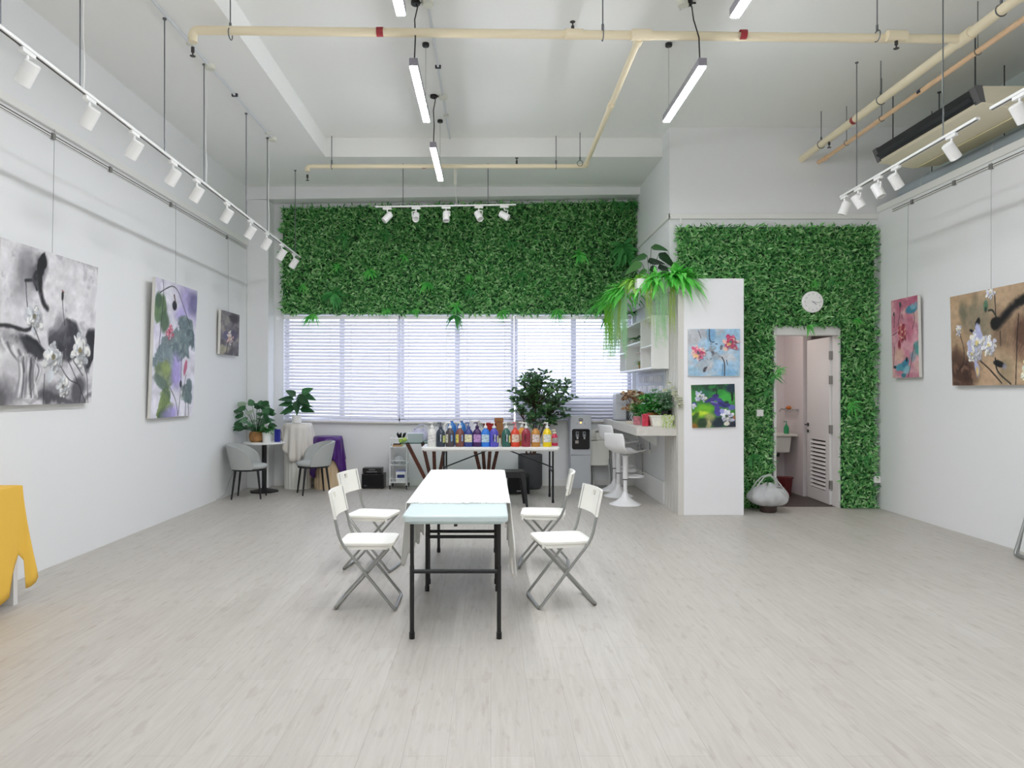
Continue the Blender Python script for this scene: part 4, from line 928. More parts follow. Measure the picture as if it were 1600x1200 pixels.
# ------------------------------------------------------------------ slim white folding chairs
def chair_parts(t, folded=False):
    """faces +x; seat 0.45 high"""
    w = .185
    if not folded:
        A = lambda y: [(-.235, y, .80)]+bend((-.235, y, .80), (-.165, y, .47), (.20, y, .012), .07)+[(.185, y, .03)]
        low = (.205, .012); B0, B1 = (.165, .425), (-.205, .012)
    else:
        A = lambda y: [(-.045, y, .90), (-.03, y, .5), (.02, y, .015)]
        low = (.022, .014); B0, B1 = (-.01, .52), (.07, .014)
    r = .0128
    # back frame with its floor bar at the front
    for s in (-1, 1):
        y = s*w
        p = A(y)[:-1] if not folded else A(y)[:-1]
        foot = Vector((low[0], y, low[1]))
        path = [Vector(q) for q in p[:-1]] + bend(p[-2] if len(p) > 2 else p[0], foot, (low[0], 0, low[1]), .035)
        MB().tube(path, r, 10, flat=.8).build('back_leg_tube', STEEL, t, smooth=True)
    MB().tube([(low[0], -w+.03, low[1]), (low[0], w-.03, low[1])], r, 10).build('floor_bar', STEEL, t, smooth=True)
    wi = w-.028
    for s in (-1, 1):
        y = s*wi; foot = Vector((B1[0], y, B1[1]))
        path = [Vector((B0[0], y, B0[1]))] + bend((B0[0], y, B0[1]), foot, (B1[0], 0, B1[1]), .03)
        MB().tube(path, r, 10, flat=.8).build('seat_leg_tube', STEEL, t, smooth=True)
    MB().tube([(B1[0], -wi+.025, B1[1]), (B1[0], wi-.025, B1[1])], r, 10).build('floor_bar', STEEL, t, smooth=True)
    MB().tube([(B0[0], -wi, B0[1]), (B0[0], wi, B0[1])], .009, 8).build('pivot_rod', STEEL, t)
    # back rest: curved panel with a hand hole, as a frame round the hole
    def pan(b, y0, y1, z0, z1, xf):
        n = 6; rows = []
        for i in range(n+1):
            y = y0+(y1-y0)*i/n; rows.append([(xf(y, z), y, z) for z in (z0, z1)])
        b.grid(rows)
    if not folded: xf = lambda y, z: -.235+(.80-z)*.21-.028*(1-(y/.2)**2)+.004; zt, zb = .805, .625
    else: xf = lambda y, z: -.052+(.9-z)*.04-.02*(1-(y/.2)**2); zt, zb = .905, .735
    b = MB(); h0, h1 = zt-.058, zt-.024
    pan(b, -.205, .205, h1, zt, xf); pan(b, -.205, .205, zb, h0, xf); pan(b, -.205, -.028, h0, h1, xf); pan(b, .028, .205, h0, h1, xf)
    b.build('backrest', IVORY, t, solid=.017)
    if not folded:
        slab(rrect(-.185, .195, -.175, .175, .05), .435, .462).build('seat', IVORY, t, bevel=.008)
        for y in (-.159, .159): MB().box(-.17, .18, y-.009, y+.009, .414, .44).build('seat_rail', IVORY, t)
    else:
        Mx = Matrix.Translation((.005, 0, .53)) @ Matrix.Rotation(R(-86), 4, 'Y')
        s = slab(rrect(-.19, .19, -.165, .165, .05), -.013, .013); s.v = [tuple(Mx @ Vector(p)) for p in s.v]
        s.build('seat', IVORY, t, bevel=.006)
    return t
CG = 'white folding chairs at the central tables'
for loc, rz, lab in (((-.855, 4.965, 0), 0, 'white folding chair by the nearest table, on the side of the yellow cloth'),
                     ((-1.00, 6.0, 0), R(-11), 'white folding chair by the table runner, on the side of the grey tub chairs'),
                     ((.50, 5.02, 0), R(190), 'white folding chair by the nearest table, on the side of the washroom door'),
                     ((.455, 6.07, 0), R(174), 'white folding chair by the table runner, seen edge-on, next to the black stool')):
    chair_parts(thing('folding_chair', lab, 'chair', loc, rz, CG))
# folded ones leaning
t = chair_parts(thing('folding_chair', 'folded white chair leaning under the window between the water dispenser and the bar stools', 'chair', (1.67, 10.86, 0), R(-80), None), True); t.rotation_euler = Euler((0, R(-7), R(-84)))
t = chair_parts(thing('folding_chair', 'second folded white chair, behind the first beside the water dispenser', 'chair', (1.74, 10.97, 0), 0, None), True); t.rotation_euler = Euler((0, R(-6), R(-90)))
t = chair_parts(thing('folding_chair', 'folded chair leaning on the wall below the large brown canvas, cut by the frame', 'chair', (4.75, 6.17, 0), 0, None), True); t.rotation_euler = Euler((0, R(-8), R(180)))

# ------------------------------------------------------------------ grey tub chairs
VELV = mat('grey_velvet', '#b2b5b2', .85, bump=.1, bscale=220)
def tub(label, loc, rz):
    t = thing('tub_chair', label, 'chair', loc, rz, 'grey tub chairs')
    MB().lathe([(.20, .405), (.232, .415), (.245, .44), (.232, .468), (.18, .478), (0.01, .48)], n=36).build('seat_cushion', VELV, t, smooth='all')
    MB().lathe([(.215, .385), (.225, .388), (.225, .408), (.20, .408)], n=36).build('seat_base', BLACK, t)
    rows = []
    for i in range(41):
        f = -1+2*i/40; a = PI+f*R(112); top = .47+.285*max(0, (1-abs(f)**2.8))**.55; rt = .265+.045*(top-.47)/.285
        row = []
        for q in range(8):
            s = q/7; row.append(((.242+(rt-.242)*s)*math.cos(a), (.242+(rt-.242)*s)*math.sin(a), .41+(top-.41)*s))
        for q in range(7, -1, -1):
            s = q/7; row.append(((.212+(rt-.250)*s)*math.cos(a), (.212+(rt-.250)*s)*math.sin(a), .43+(top-.43)*s))
        row.append(row[0]); rows.append(row)
    b = MB(); b.grid(rows); n = len(rows[0]); b.f += [tuple(range(n-1)), tuple(40*n+j for j in range(n-2, -1, -1))]
    b.build('back_shell', VELV, t, smooth=True, bevel=.0)
    for sx, sy in ((1, 1), (1, -1), (-1, 1), (-1, -1)):
        MB().tube([(sx*.15, sy*.15, .395), (sx*.195, sy*.18, .0)], [.017, .011], 8).build('leg', BLACK, t, smooth=True)
    return t
tub('grey velvet tub chair against the long wall by the round table', (-3.37, 9.86, 0), R(6))
tub('grey velvet tub chair in front of the purple cloth', (-2.57, 10.25, 0), R(207))

# ------------------------------------------------------------------ round cafe table with its things
t = thing('round_table', 'small round white table on a black pedestal by the corner', 'table', (-3.34, 10.42, 0))
MB().lathe([(.29, .712), (.30, .716), (.30, .736), (.292, .74)], n=40).build('table_top', WHITE, t, smooth=True)
MB().lathe([(.034, .02), (.034, .712)], n=18).build('pedestal', BLACK, t, smooth=True)
MB().lathe([(.20, 0), (.212, .006), (.212, .018), (.06, .05), (.04, .06)], n=8).build('base', BLACK, t)
MB().lathe([(.10, .70), (.10, .712)], n=20).build('mount_plate', BLACK, t)

POT = mat('white_pot', '#ecedea', .35)
BASK = wood_mat('woven_basket', '#8a6238', '#b98a55', (8, 8, 70), .8)
SOIL = mat('soil', '#3b2f26', .9)
DLEAF = leaf_mat('dark_green_leaf', ['#1c4524', '#27572e', '#356a3a', '#457e48'], .4, .15)
MLEAF = leaf_mat('bright_green_leaf', ['#2c7a30', '#3f9638', '#5cb548'], .45, .25)
VLEAF = leaf_mat('variegated_leaf', ['#24502c', '#2f6236', '#4a7c50', '#c4d2be'], .4, .15)
def stem_leaf(st, lf, base, tip, L, W, shape='leaf', droop=.3, up=(0, 0, 1), n=5, fold=.12, out=None):
    base, tip = Vector(base), Vector(tip)
    mid = base.lerp(tip, .5)+Vector((0, 0, .12*(tip-base).length))
    st.tube([base, mid, tip], .0035, 5)
    d = Vector(out) if out else (tip-base); d = d.normalized(); d.z *= .5
    lf.blade(tip, d, up, L, W, n, droop, fold, shape)
# monstera-like plant in a basket
t = thing('potted_plant', 'dark leafy plant in a woven basket on the round table', 'plant', (-3.43, 10.36, .74))
MB().lathe([(.075, 0), (.10, .02), (.11, .075), (.105, .12), (.085, .155), (.08, .15), (.09, .08), (.0, .07)], n=22).build('basket', BASK, t, smooth=True)
st, lf = MB(), MB()
for k in range(44):
    a = 2*PI*k/44*5.1+random.uniform(-.2, .2); e = random.uniform(.1, 1.0); h = .13+.40*e; r = .07+.17*(1-abs(e-.45))*random.uniform(.7, 1)
    stem_leaf(st, lf, (0, 0, .1), (r*math.cos(a)-.03*e, r*math.sin(a)*.8, h), random.uniform(.13, .19), random.uniform(.10, .14), 'heart', random.uniform(.2, .7), (math.cos(a)*.6, math.sin(a)*.6-.4, .7))
st.build('stem', DLEAF, t); lf.build('foliage', VLEAF, t)
t = thing('potted_plant', 'small bright green plant in a white pot on the round table', 'plant', (-3.265, 10.31, .74))
MB().lathe([(.058, 0), (.06, .005), (.068, .145), (.061, .145), (.055, .12), (0, .12)], n=22).build('pot', POT, t, smooth=True)
lf = MB()
for k in range(75):
    a = random.uniform(0, 2*PI); e = random.uniform(-.1, 1); lf.blade((.03*math.cos(a), .03*math.sin(a), .13+.08*random.random()), (math.cos(a), math.sin(a), e), (0, 0, 1), random.uniform(.08, .14), .038, 3, .4, .2)
lf.build('foliage', MLEAF, t)
t = thing('gift_box', 'blue standing box with a dark cord on the round table', 'box', (-3.125, 10.36, .74), R(-12))
MB().box(-.035, .035, -.03, .03, 0, .185).build('box_body', mat('royal_blue', '#1f2790', .5), t, bevel=.003)
MB().tube([(.035, 0, .165), (.06, 0, .15), (.07, -.01, .08), (.075, -.03, .03), (.11, -.04, .006)], .004, 6).build('cord', BLACKP, t)

# ------------------------------------------------------------------ fluted pedestals under cloths
def flute(h, r, n=22):
    b = MB(); m = n*6; pts = []
    for k in range(m):
        ph = (k % 6)/6; q = r*(1-.055*math.sin(PI*ph)**.7) if 1 else r; a = 2*PI*k/m
        pts.append((q*math.cos(a), q*math.sin(a)))
    return slab(pts, 0, h)
def drape(r, z, lens, folds, amp, seed, flare=.0):
    """cloth over a round top: lens(a) gives how far it hangs at angle a"""
    rows = []; m = 120
    for j in range(m+1):
        a = 2*PI*j/m; L = lens(a); row = [(0, 0, z), (r*.6*math.cos(a), r*.6*math.sin(a), z+.001), (r*math.cos(a), r*math.sin(a), z)]
        for k in range(1, 11):
            f = k/10; w = amp*f*math.sin(folds*a+seed+.6*math.sin(a*2)); q = r+.012+flare*f+w+.01*f
            row.append((q*math.cos(a), q*math.sin(a), z-.012-(L-.012)*f))
        rows.append(row)
    b = MB(); b.grid(rows); return b
t = thing('pedestal', 'white fluted pedestal under the cream cloth', 'pedestal', (-2.96, 10.84, 0))
flute(.985, .20).build('fluted_column', mat('white_plaster', '#efeee6', .7), t)
o = drape(.205, .99, lambda a: .40+.17*math.cos(2*(a+PI/2-.35))+.06*math.sin(3*a+1), 14, .03, .4, .04).build('cloth', mat('cream_cloth', '#e2ddd4', .85), smooth='all', solid=.004)
o.location = (-2.96, 10.84, 0); o.name = 'draped_cloth'; tag(o, 'cream cloth draped over the white fluted pedestal', 'cloth')
t = thing('pedestal', 'pale wooden fluted pedestal under the purple cloth', 'pedestal', (-2.50, 10.86, 0))
flute(.785, .205).build('fluted_column', wood_mat('pale_birch', '#d8bd98', '#e4cdaa', (20, 20, 1.5)), t)
def plen(a):
    a = (a+PI) % (2*PI)-PI
    return .33+.40*math.exp(-((a+.28)/.36)**2)+.28*math.exp(-((a+2.45)/.5)**2)-.05*math.exp(-((a+1.5)/.3)**2)+.03*math.sin(5*a)
o = drape(.21, .79, plen, 12, .03, 1.3, .02).build('draped_cloth', mat('purple_satin', '#4a1a72', .35), smooth='all', solid=.004)
o.location = (-2.50, 10.86, 0); tag(o, 'purple satin cloth draped over the wooden pedestal', 'cloth')
t = thing('potted_plant', 'dark broad-leaved plant in a white pot on the cream cloth', 'plant', (-2.965, 10.80, .996))
MB().lathe([(.062, 0), (.068, .005), (.07, .12), (.063, .12), (.058, .1), (0, .1)], n=24).build('pot', POT, t, smooth=True)
st, lf = MB(), MB(); st.tube([(0, 0, .09), (.005, 0, .2), (.01, 0, .36)], .011, 7)
for (x, z, L, dx, dz, uy) in ((-.05, .22, .20, -1, -.25, -.6), (-.06, .30, .20, -1, .0, -.5), (-.05, .36, .22, -1, .12, -.4), (.06, .22, .21, 1, -.1, -.5), (.05, .28, .2, 1, -.05, .3), (.0, .34, .19, .1, -.6, -1),
        (.05, .40, .2, .6, -.3, -1), (.09, .43, .2, 1, -.25, -.6), (.08, .45, .2, .8, .5, -.7), (-.02, .42, .17, -.4, .3, -1), (.03, .44, .2, .5, -.8, -1), (-.04, .26, .18, -.8, -.6, -.8)):
    stem_leaf(st, lf, (.005, 0, .18+.3*(z-.2)), (x, random.uniform(-.06, .02), z), L*1.08, L*.66, 'heart', .15, (.1*dx, uy*1.3, .6), 6, .1, out=(dx, random.uniform(-.3, .1), dz*2))
st.build('stem', mat('dark_stem', '#2c3a22', .7), t); lf.build('foliage', DLEAF, t)
# floor items by the window wall
t = thing('loudspeaker', 'black speaker cabinet on the floor with an amplifier on top', 'speaker', (-1.795, 10.86, 0))
MB().box(-.17, .17, -.12, .12, .012, .225).build('cabinet', BLACKP, t, bevel=.006)
MB().box(-.155, .155, -.126, -.118, .03, .21).build('grille', mat('black_cloth', '#0c0c0e', .9), t)
for sx in (-1, 1):
    for sy in (-1, 1): MB().lathe([(.014, 0), (.014, .014)], (sx*.14, sy*.09, 0), 10).build('foot', BLACKP, t)
MB().box(-.13, -.09, -.128, -.125, .045, .053).build('badge', mat('badge_grey', '#777777', .4), t)
t = thing('amplifier', 'small black amplifier on top of the black speaker cabinet', 'amplifier', (-1.81, 10.86, .226))
MB().box(-.145, .145, -.1, .1, .008, .085).build('case', BLACKP, t, bevel=.005)
b = MB()
for k in range(8): b.lathe([(.008, 0), (.007, .008)], (-.07+k*.02, -.1, .03), 8, RX)
for k in range(5): b.lathe([(.008, 0), (.007, .008)], (-.04+k*.02, -.1, .062), 8, RX)
b.build('knob', mat('knob_grey', '#8f8f90', .4), t)
for sx in (-1, 1):
    for sy in (-1, 1): MB().lathe([(.012, 0), (.012, .01)], (sx*.11, sy*.07, 0), 10).build('foot', BLACKP, t)
t = thing('loudspeaker', 'black speaker box on the floor behind the black stool', 'speaker', (.40, 10.30, 0))
MB().box(-.16, .16, -.13, .13, .0, .27).build('cabinet', BLACKP, t, bevel=.006)
MB().box(-.145, .145, -.136, -.128, .02, .25).build('grille', mat('black_mesh', '#1b1c1e', .9), t)
MB().box(-.03, .03, -.139, -.135, .04, .055).build('badge', mat('badge_silver', '#9a9a9a', .4), t)

# trolley
t = thing('utility_trolley', 'white three-tier wire trolley on castors by the glass table', 'trolley', (-1.40, 10.84, 0))
hx, hy = .125, .16
for sx in (-1, 1):
    for sy in (-1, 1):
        b = MB(); b.tube([(sx*hx, sy*hy, .055), (sx*hx, sy*hy, .77)], .009, 8); b.build('post', WMETAL, t, smooth=True)
        b = MB(); b.lathe([(.022, -.008), (.024, 0), (.022, .008)], (sx*hx, sy*hy, .024), 14, Matrix.Rotation(PI/2, 4, 'Y')); b.tube([(sx*hx, sy*hy, .03), (sx*hx, sy*hy, .06)], .012, 8); b.build('castor', BLACKP, t, smooth=True)
    MB().tube([(sx*hx, -hy, .77), (sx*hx, hy, .77)], .009, 8).build('top_rail', WMETAL, t, smooth=True)
MB().tube([(-hx, -hy, .77), (hx, -hy, .77)], .007, 8).build('top_rail', WMETAL, t, smooth=True)
for z in (.10, .37, .64):
    b = MB()
    for q in (z, z+.06):
        for a, c in (((-hx, -hy, q), (hx, -hy, q)), ((-hx, hy, q), (hx, hy, q)), ((-hx, -hy, q), (-hx, hy, q)), ((hx, -hy, q), (hx, hy, q))): b.tube([a, c], .005, 6)
    b.box(-hx, hx, -hy, hy, z-.004, z)
    b.build('tray', WMETAL, t)
TX, TY = -1.40, 10.84
t = thing('wooden_tray', 'small wooden tray on the top tier of the trolley', 'tray', (TX-.02, TY-.08, .641)); MB().box(-.07, .07, -.05, .05, 0, .03).build('tray_body', wood_mat('tray_oak', '#b38a5c', '#c9a274'), t, bevel=.003); MB().box(-.06, .05, -.045, .03, .03, .045).build('tray_insert', mat('dark_insert', '#2b2622', .7), t)
t = thing('green_cup', 'lime green cup full of black brushes on the top tier of the trolley', 'cup', (TX+.02, TY+.04, .641))
MB().lathe([(.03, 0), (.037, .13), (.033, .13), (.028, .01)], n=16).build('cup_body', mat('lime_plastic', '#a8cc50', .4), t, smooth=True)
b = MB()
for k in range(12):
    a = random.uniform(0, 2*PI); b.tube([(.01*math.cos(a), .01*math.sin(a), .06), (.07*math.cos(a), .04*math.sin(a), .16+.05*random.random())], [.006, .009], 5)
b.build('brush', BLACKP, t)
t = thing('paper_pack', 'crumpled clear pack with dark trays on the middle tier of the trolley', 'pack', (TX, TY-.02, .371))
MB().box(-.10, .10, -.10, .10, 0, .035).build('pack_body', mat('grey_pack', '#9a9c9c', .5, noise=.5, nscale=30), t, bevel=.006)
b = MB(); b.lathe([(.09, 0), (.1, .02), (.06, .07), (.02, .09)], (0, 0, .035), 9); b.build('plastic_wrap', sheer_mat('clear_wrap', '#e9edee', .45, .3, .3), t)
t = thing('carton', 'white carton with a blue label on the bottom tier of the trolley', 'box', (TX+.035, TY-.08, .101))
MB().box(-.07, .07, -.06, .06, 0, .17).build('carton_body', WHITE, t, bevel=.003); MB().box(-.055, .06, -.062, -.06, .07, .12).build('blue_label', mat('label_blue', '#23346e', .5), t); MB().box(-.075, .075, -.064, .064, .165, .18).build('carton_lid', mat('lid_lilac', '#8a8fc0', .5), t)
# ------------------------------------------------------------------ glass table behind the bottles
t = thing('glass_table', 'glass-topped table on two fans of brown wooden legs, behind the bottles', 'table', (-.45, 10.32, 0))
slab(rrect(-.84, .80, -.32, .32, .02), .742, .754).build('glass_top', glass_mat('table_glass', '#d6ebe4', .12), t)
b = MB(); b.box(-.84, .80, -.322, -.318, .742, .754); b.build('glass_edge', mat('dark_glass_edge', '#1c2a28', .2), t)
WAL = wood_mat('reddish_wood', '#4c2418', '#6b3626', (3, 3, 12))
for cx, tops in ((-.36, (-.40, -.20, -.02, .14)), (.385, (-.19, -.06, .06, .19))):
    for k, dx in enumerate(tops): MB().bar((cx+dx*.12, .0+.02*(k-1.5), .02), (cx+dx, (-.12, .1, -.05, .12)[k], .742), .05, .035, (0, 1, 0)).build('leg', WAL, t)
    MB().box(cx-.12, cx+.12, -.06, .06, 0, .03).build('foot_block', WAL, t, bevel=.004)
# ------------------------------------------------------------------ bottle table
folding_table('long white folding table carrying the row of paint bottles', (-.005, 9.67, 0), 1.84, .64, .742, WHITE, 'x', (.30, .09))
ZT = .7425
PCAP = mat('pump_white', '#eeeeea', .35)
LABELM = {}
def label_mat(h):
    if h not in LABELM: LABELM[h] = mat('paper_label_'+str(len(LABELM)), h, .6, noise=.45, nscale=45)
    return LABELM[h]
def bottle(px, hexc, name, lab, Y=9.47, cap=None, face=0, h=.30, r=.060, base=None):
    """face 0: label to the room; 1: grip recess to the room; 2: both"""
    x = (px-767)/1105*Y
    t = thing('paint_bottle', name, 'paint bottle', (x, Y, base or ZT), random.uniform(-.15, .15), 'pump bottles of paint on the long table')
    C = mat('paint_'+hexc[1:], hexc, .28); k = h/.30
    prof = [(r*.93, 0), (r, .008), (r, .165*k), (r*.96, .185*k), (r*.80, .212*k), (r*.5, .232*k), (.022, .240*k), (.022, .25*k)]
    MB().lathe(prof, n=26, sx=1, sy=.82).build('bottle_body', C, t, smooth=True)
    cm = cap or PCAP
    MB().lathe([(.026, .248*k), (.026, .272*k), (.014, .276*k), (.012, .285*k)], n=16).build('pump_collar', cm, t, smooth=True)
    b = MB(); b.tube([(0, 0, .28*k), (0, 0, .318*k)], .007, 8); b.tube([(.012, 0, .318*k), (-.035, 0, .318*k), (-.045, 0, .312*k)], .0085, 8); b.build('pump_nozzle', cm, t, smooth=True)
    def patch(a0, a1, z0, z1, m, nm, out=.002):
        rows = [[((r+out)*math.cos(a), (r+out)*.82*math.sin(a), z) for z in (z0, z1)] for a in [R(a0+(a1-a0)*i/10) for i in range(11)]]
        b = MB(); b.grid(rows); b.build(nm, m, t)
    if face == 0: patch(215, 325, .062*k, .165*k, label_mat(lab), 'bottle_label')
    elif face == 1:
        oval = []
        for s in range(20): oval.append((R(270)+.36*math.cos(2*PI*s/20), .118*k+.052*k*math.sin(2*PI*s/20)))
        b = MB(); b.add([((r+.0015)*math.cos(a), (r+.0015)*.82*math.sin(a), z) for a, z in oval], [tuple(range(20))]); b.build('grip_recess_shade', mat('grip_'+hexc[1:], '#%02x%02x%02x' % tuple(int(int(hexc[i:i+2], 16)*.55) for i in (1, 3, 5)), .4), t)  # flat oval in darkened bottle colour; the recess shade is painted in
        b = MB(); b.tube([((r+.004)*math.cos(R(277)), (r+.004)*.82*math.sin(R(277)), z*k) for z in (.07, .10, .14, .165)], .009, 8); b.build('grip_bar', label_mat('#b9c0cc') if lab else C, t, smooth=True)
        if lab: patch(305, 360, .055*k, .15*k, label_mat(lab), 'bottle_label')
    else:
        patch(190, 255, .055*k, .165*k, label_mat(lab), 'bottle_label')
        b = MB(); b.tube([((r+.002)*math.cos(R(300)), (r+.002)*.82*math.sin(R(300)), z*k) for z in (.075, .11, .16)], .011, 8); b.build('grip_bar', label_mat('#8fb2d8'), t, smooth=True)
    return t
DC = mat('pump_dark', '#2c2f3c', .4); PK = mat('pump_pink', '#e08a92', .4); PU = mat('pump_purple', '#3a2050', .4)
bottle(675, '#e9e9e4', 'white paint bottle, first in the row on the long table', '#f0eee6')
bottle(688.5, '#36404e', 'slate-blue paint bottle with its grip hole showing, next to the white one', '#c9cf84', cap=mat('pump_slate', '#59626e', .4), face=1)
bottle(703, '#4f474c', 'grey-brown paint bottle with a pale label and blue grip', '#c8c6ba', face=2)
bottle(718.5, '#7d4c46', 'brown paint bottle with a yellow label edge', '#e0cc68', face=2)
bottle(732, '#34448c', 'dark indigo paint bottle with a cream label', '#e6deb4', cap=mat('pump_indigo', '#5668a8', .4))
bottle(745.5, '#43245c', 'deep purple paint bottle with a pink patterned label', '#b890c4', cap=PU)
bottle(758.5, '#2d7fe0', 'bright blue paint bottle with a pale blue label', '#b9d4ee')
bottle(772, '#5a55c2', 'violet-blue paint bottle with its grip hole showing', '#ddd6a0', face=1)
bottle(791, '#2f6659', 'dark teal green paint bottle', '#d8dc8c', face=1)
bottle(805, '#e24a30', 'orange-red paint bottle with a peach label', '#ecc8b4', cap=PK)
bottle(815.5, '#e8a832', 'orange-yellow paint bottle mostly hidden behind the crimson one', '#ecd9a0', Y=9.62)
bottle(822, '#9c3848', 'crimson paint bottle with a grip hollow', None, face=1)
bottle(837, '#c58a3e', 'ochre paint bottle with a multicoloured label', '#d8cbc8', cap=DC)
bottle(855, '#f2d414', 'bright yellow paint bottle, last of the tall ones', '#e9ecdc')
bottle(866.5, '#d8375e', 'small magenta pump bottle at the end of the row', '#b9aeb0', h=.20, r=.045, Y=9.62, cap=mat('pump_cream', '#e6dcc8', .4))
t = thing('glue_tube', 'narrow pale tube with a dark cap between the violet and teal bottles', 'tube', (.118, 9.5, ZT))
MB().lathe([(.018, 0), (.020, .01), (.020, .10), (.012, .115)], n=14).build('tube_body', mat('pale_tube', '#dcdcd4', .5), t, smooth=True); MB().lathe([(.019, .115), (.019, .155)], n=14).build('cap', mat('tube_cap', '#54463e', .5), t)
# back row on the long table
def jug(px, Y, lab, body, white):
    t = thing('paint_jug', lab, 'jug', ((px-767)/1105*Y, Y, ZT), 0, None)
    MB().lathe([(.06, 0), (.066, .01), (.066, .22), (.058, .27), (.03, .305), (.02, .315), (.02, .335)], n=24, sy=.85).build('jug_body', body, t, smooth=True)
    MB().lathe([(.024, .33), (.024, .352)], n=14).build('cap', white, t)
    s = -1 if px < 715 else 1
    MB().tube([(s*.03, 0, .31), (s*.07, 0, .305), (s*.10, 0, .27), (s*.095, 0, .2), (s*.06, 0, .16)], [.012, .016, .018, .016, .012], 8).build('handle', white, t, smooth=True)
JB = mat('jug_blue', '#2f74bc', .3)
jug(706, 9.78, 'blue jug with a white curved handle behind the grey-brown bottle', JB, PCAP)
jug(721, 9.78, 'blue jug with a white curved handle behind the brown bottle', JB, PCAP)
t = thing('paint_tub', 'white round tub with a spotted front behind the purple bottle', 'tub', ((741-767)/1105*9.8, 9.8, ZT)); MB().lathe([(.055, 0), (.07, .31), (.072, .33), (.03, .335)], n=22).build('tub_body', mat('tub_white', '#f0eff2', .4, noise=.12, nscale=18), t, smooth=True)
MB().lathe([(.074, .315), (.074, .34), (.03, .345)], n=22).build('tub_lid', WHITE, t, smooth=True)
t = thing('red_bucket', 'red bucket behind the bright blue and violet bottles', 'bucket', ((765-767)/1105*9.8, 9.8, ZT)); RBK = mat('bucket_red', '#a82a28', .35)
MB().lathe([(.07, 0), (.085, .30), (.08, .30), (.066, .01)], n=24).build('bucket_body', RBK, t, smooth=True); MB().lathe([(.087, .285), (.09, .29), (.09, .305), (.08, .308)], n=24).build('rim', RBK, t, smooth=True)
MB().tube([(-.088, 0, .29), (-.09, -.03, .24), (0, -.09, .20), (.09, -.03, .24), (.088, 0, .29)], .005, 6).build('handle', BLACKP, t)
t = thing('cardboard_box', 'tall brown cardboard box behind the violet bottle', 'box', ((779.5-767)/1105*9.85, 9.85, ZT), R(4)); MB().box(-.06, .06, -.045, .045, 0, .37).build('carton', mat('kraft_card', '#9a6c42', .8, noise=.1, nscale=8), t, bevel=.002)
b = MB(); b.lathe([(.006, 0), (.006, .001)], (-.025, -.0455, .315), 10, RX)
for k in range(6): b.box(-.012+k*.007, -.008+k*.007, -.0462, -.0452, .308, .322)
b.build('printed_mark', mat('card_ink', '#4a3020', .8), t)
# bag and box on the glass table
t = thing('plastic_bag', 'white plastic bag with looped handle on the glass table', 'bag', (-1.05, 10.33, .7545)); BAG = sheer_mat('white_bag_film', '#e4e2f0', .12, .35, .35)
rows = []
for k in range(9):
    f = k/8; row = []
    for j in range(25):
        a = 2*PI*j/24; q = (.095+.02*math.sin(f*PI))*(1-.35*f**3)*(1+.08*math.sin(5*a+f*4)); row.append((q*math.cos(a)*1.15, q*math.sin(a)*.7, .002+.17*f+.02*math.sin(3*a)*f))
    rows.append(row)
b = MB(); b.grid(rows); b.build('bag_body', BAG, t, smooth='all', solid=.003)
MB().tube([(-.05, 0, .16), (0, .01, .235), (.06, 0, .25), (.105, 0, .20), (.115, -.01, .10), (.11, -.02, .02)], [.012, .016, .014, .014, .012, .01], 8, flat=.5).build('bag_handle', BAG, t, smooth=True)
t = thing('plastic_container', 'clear grey-green plastic container before the white bag', 'container', (-1.085, 10.17, .7545)); MB().prism([(-.10, 0), (.10, 0), (.11, .12), (-.11, .12)], -.05, .05).build('container_body', sheer_mat('clear_greenish', '#cfdcd8', .35, .3, .3), t); MB().box(-.115, .115, -.055, .055, .12, .13).build('container_lid', mat('lid_pale', '#dfe4ee', .4), t)
t = thing('lime_ball', 'lime green ball on the glass table edge', 'ball', (-1.24, 10.16, .7545)); MB().lathe([(.001, 0), (.02, .005), (.034, .025), (.034, .042), (.02, .062), (.001, .067)], n=16).build('ball_body', mat('lime_skin', '#b7d060', .5), t, smooth='all')

# ------------------------------------------------------------------ black stool, plant pot with tree
t = thing('metal_stool', 'black metal stool behind the central tables', 'stool', (.285, 9.16, 0), R(4))
slab(rrect(-.15, .15, -.15, .15, .04), .445, .46).build('seat', BLACK, t, bevel=.006)
b = MB(); b.box(-.145, .145, -.146, -.14, .38, .445); b.box(-.145, .145, .14, .146, .38, .445); b.box(-.146, -.14, -.14, .14, .38, .445); b.box(.14, .146, -.14, .14, .38, .445); b.build('apron', BLACK, t)
for sx in (-1, 1):
    for sy in (-1, 1):
        b = MB(); vs = []
        for z, o, w in ((.0, .178, .028), (.44, .146, .06)):
            vs += [(sx*o, sy*o, z), (sx*(o-w), sy*o, z), (sx*(o-w), sy*(o-.006), z), (sx*(o-.006), sy*(o-.006), z), (sx*(o-.006), sy*(o-w), z), (sx*o, sy*(o-w), z)]
        b.add(vs, [(i, (i+1) % 6, (i+1) % 6+6, i+6) for i in range(6)]+[tuple(range(5, -1, -1)), tuple(range(6, 12))]); b.build('leg', BLACK, t)
t = thing('potted_tree', 'leafy artificial tree in a tall dark grey pot before the blinds', 'plant', (.60, 10.80, 0))
MB().lathe([(.15, 0), (.17, .02), (.185, .06), (.185, .52), (.165, .525), (.165, .48), (.01, .47)], n=34).build('pot', mat('dark_grey_planter', '#4d4e51', .6, noise=.08, nscale=12), t, smooth=True)
MB().lathe([(.163, .44), (.163, .475)], n=24).build('soil', SOIL, t)
st, lf = MB(), MB(); TW = mat('brown_trunk', '#4c3426', .8)
rt = random.Random(5); hubs = []
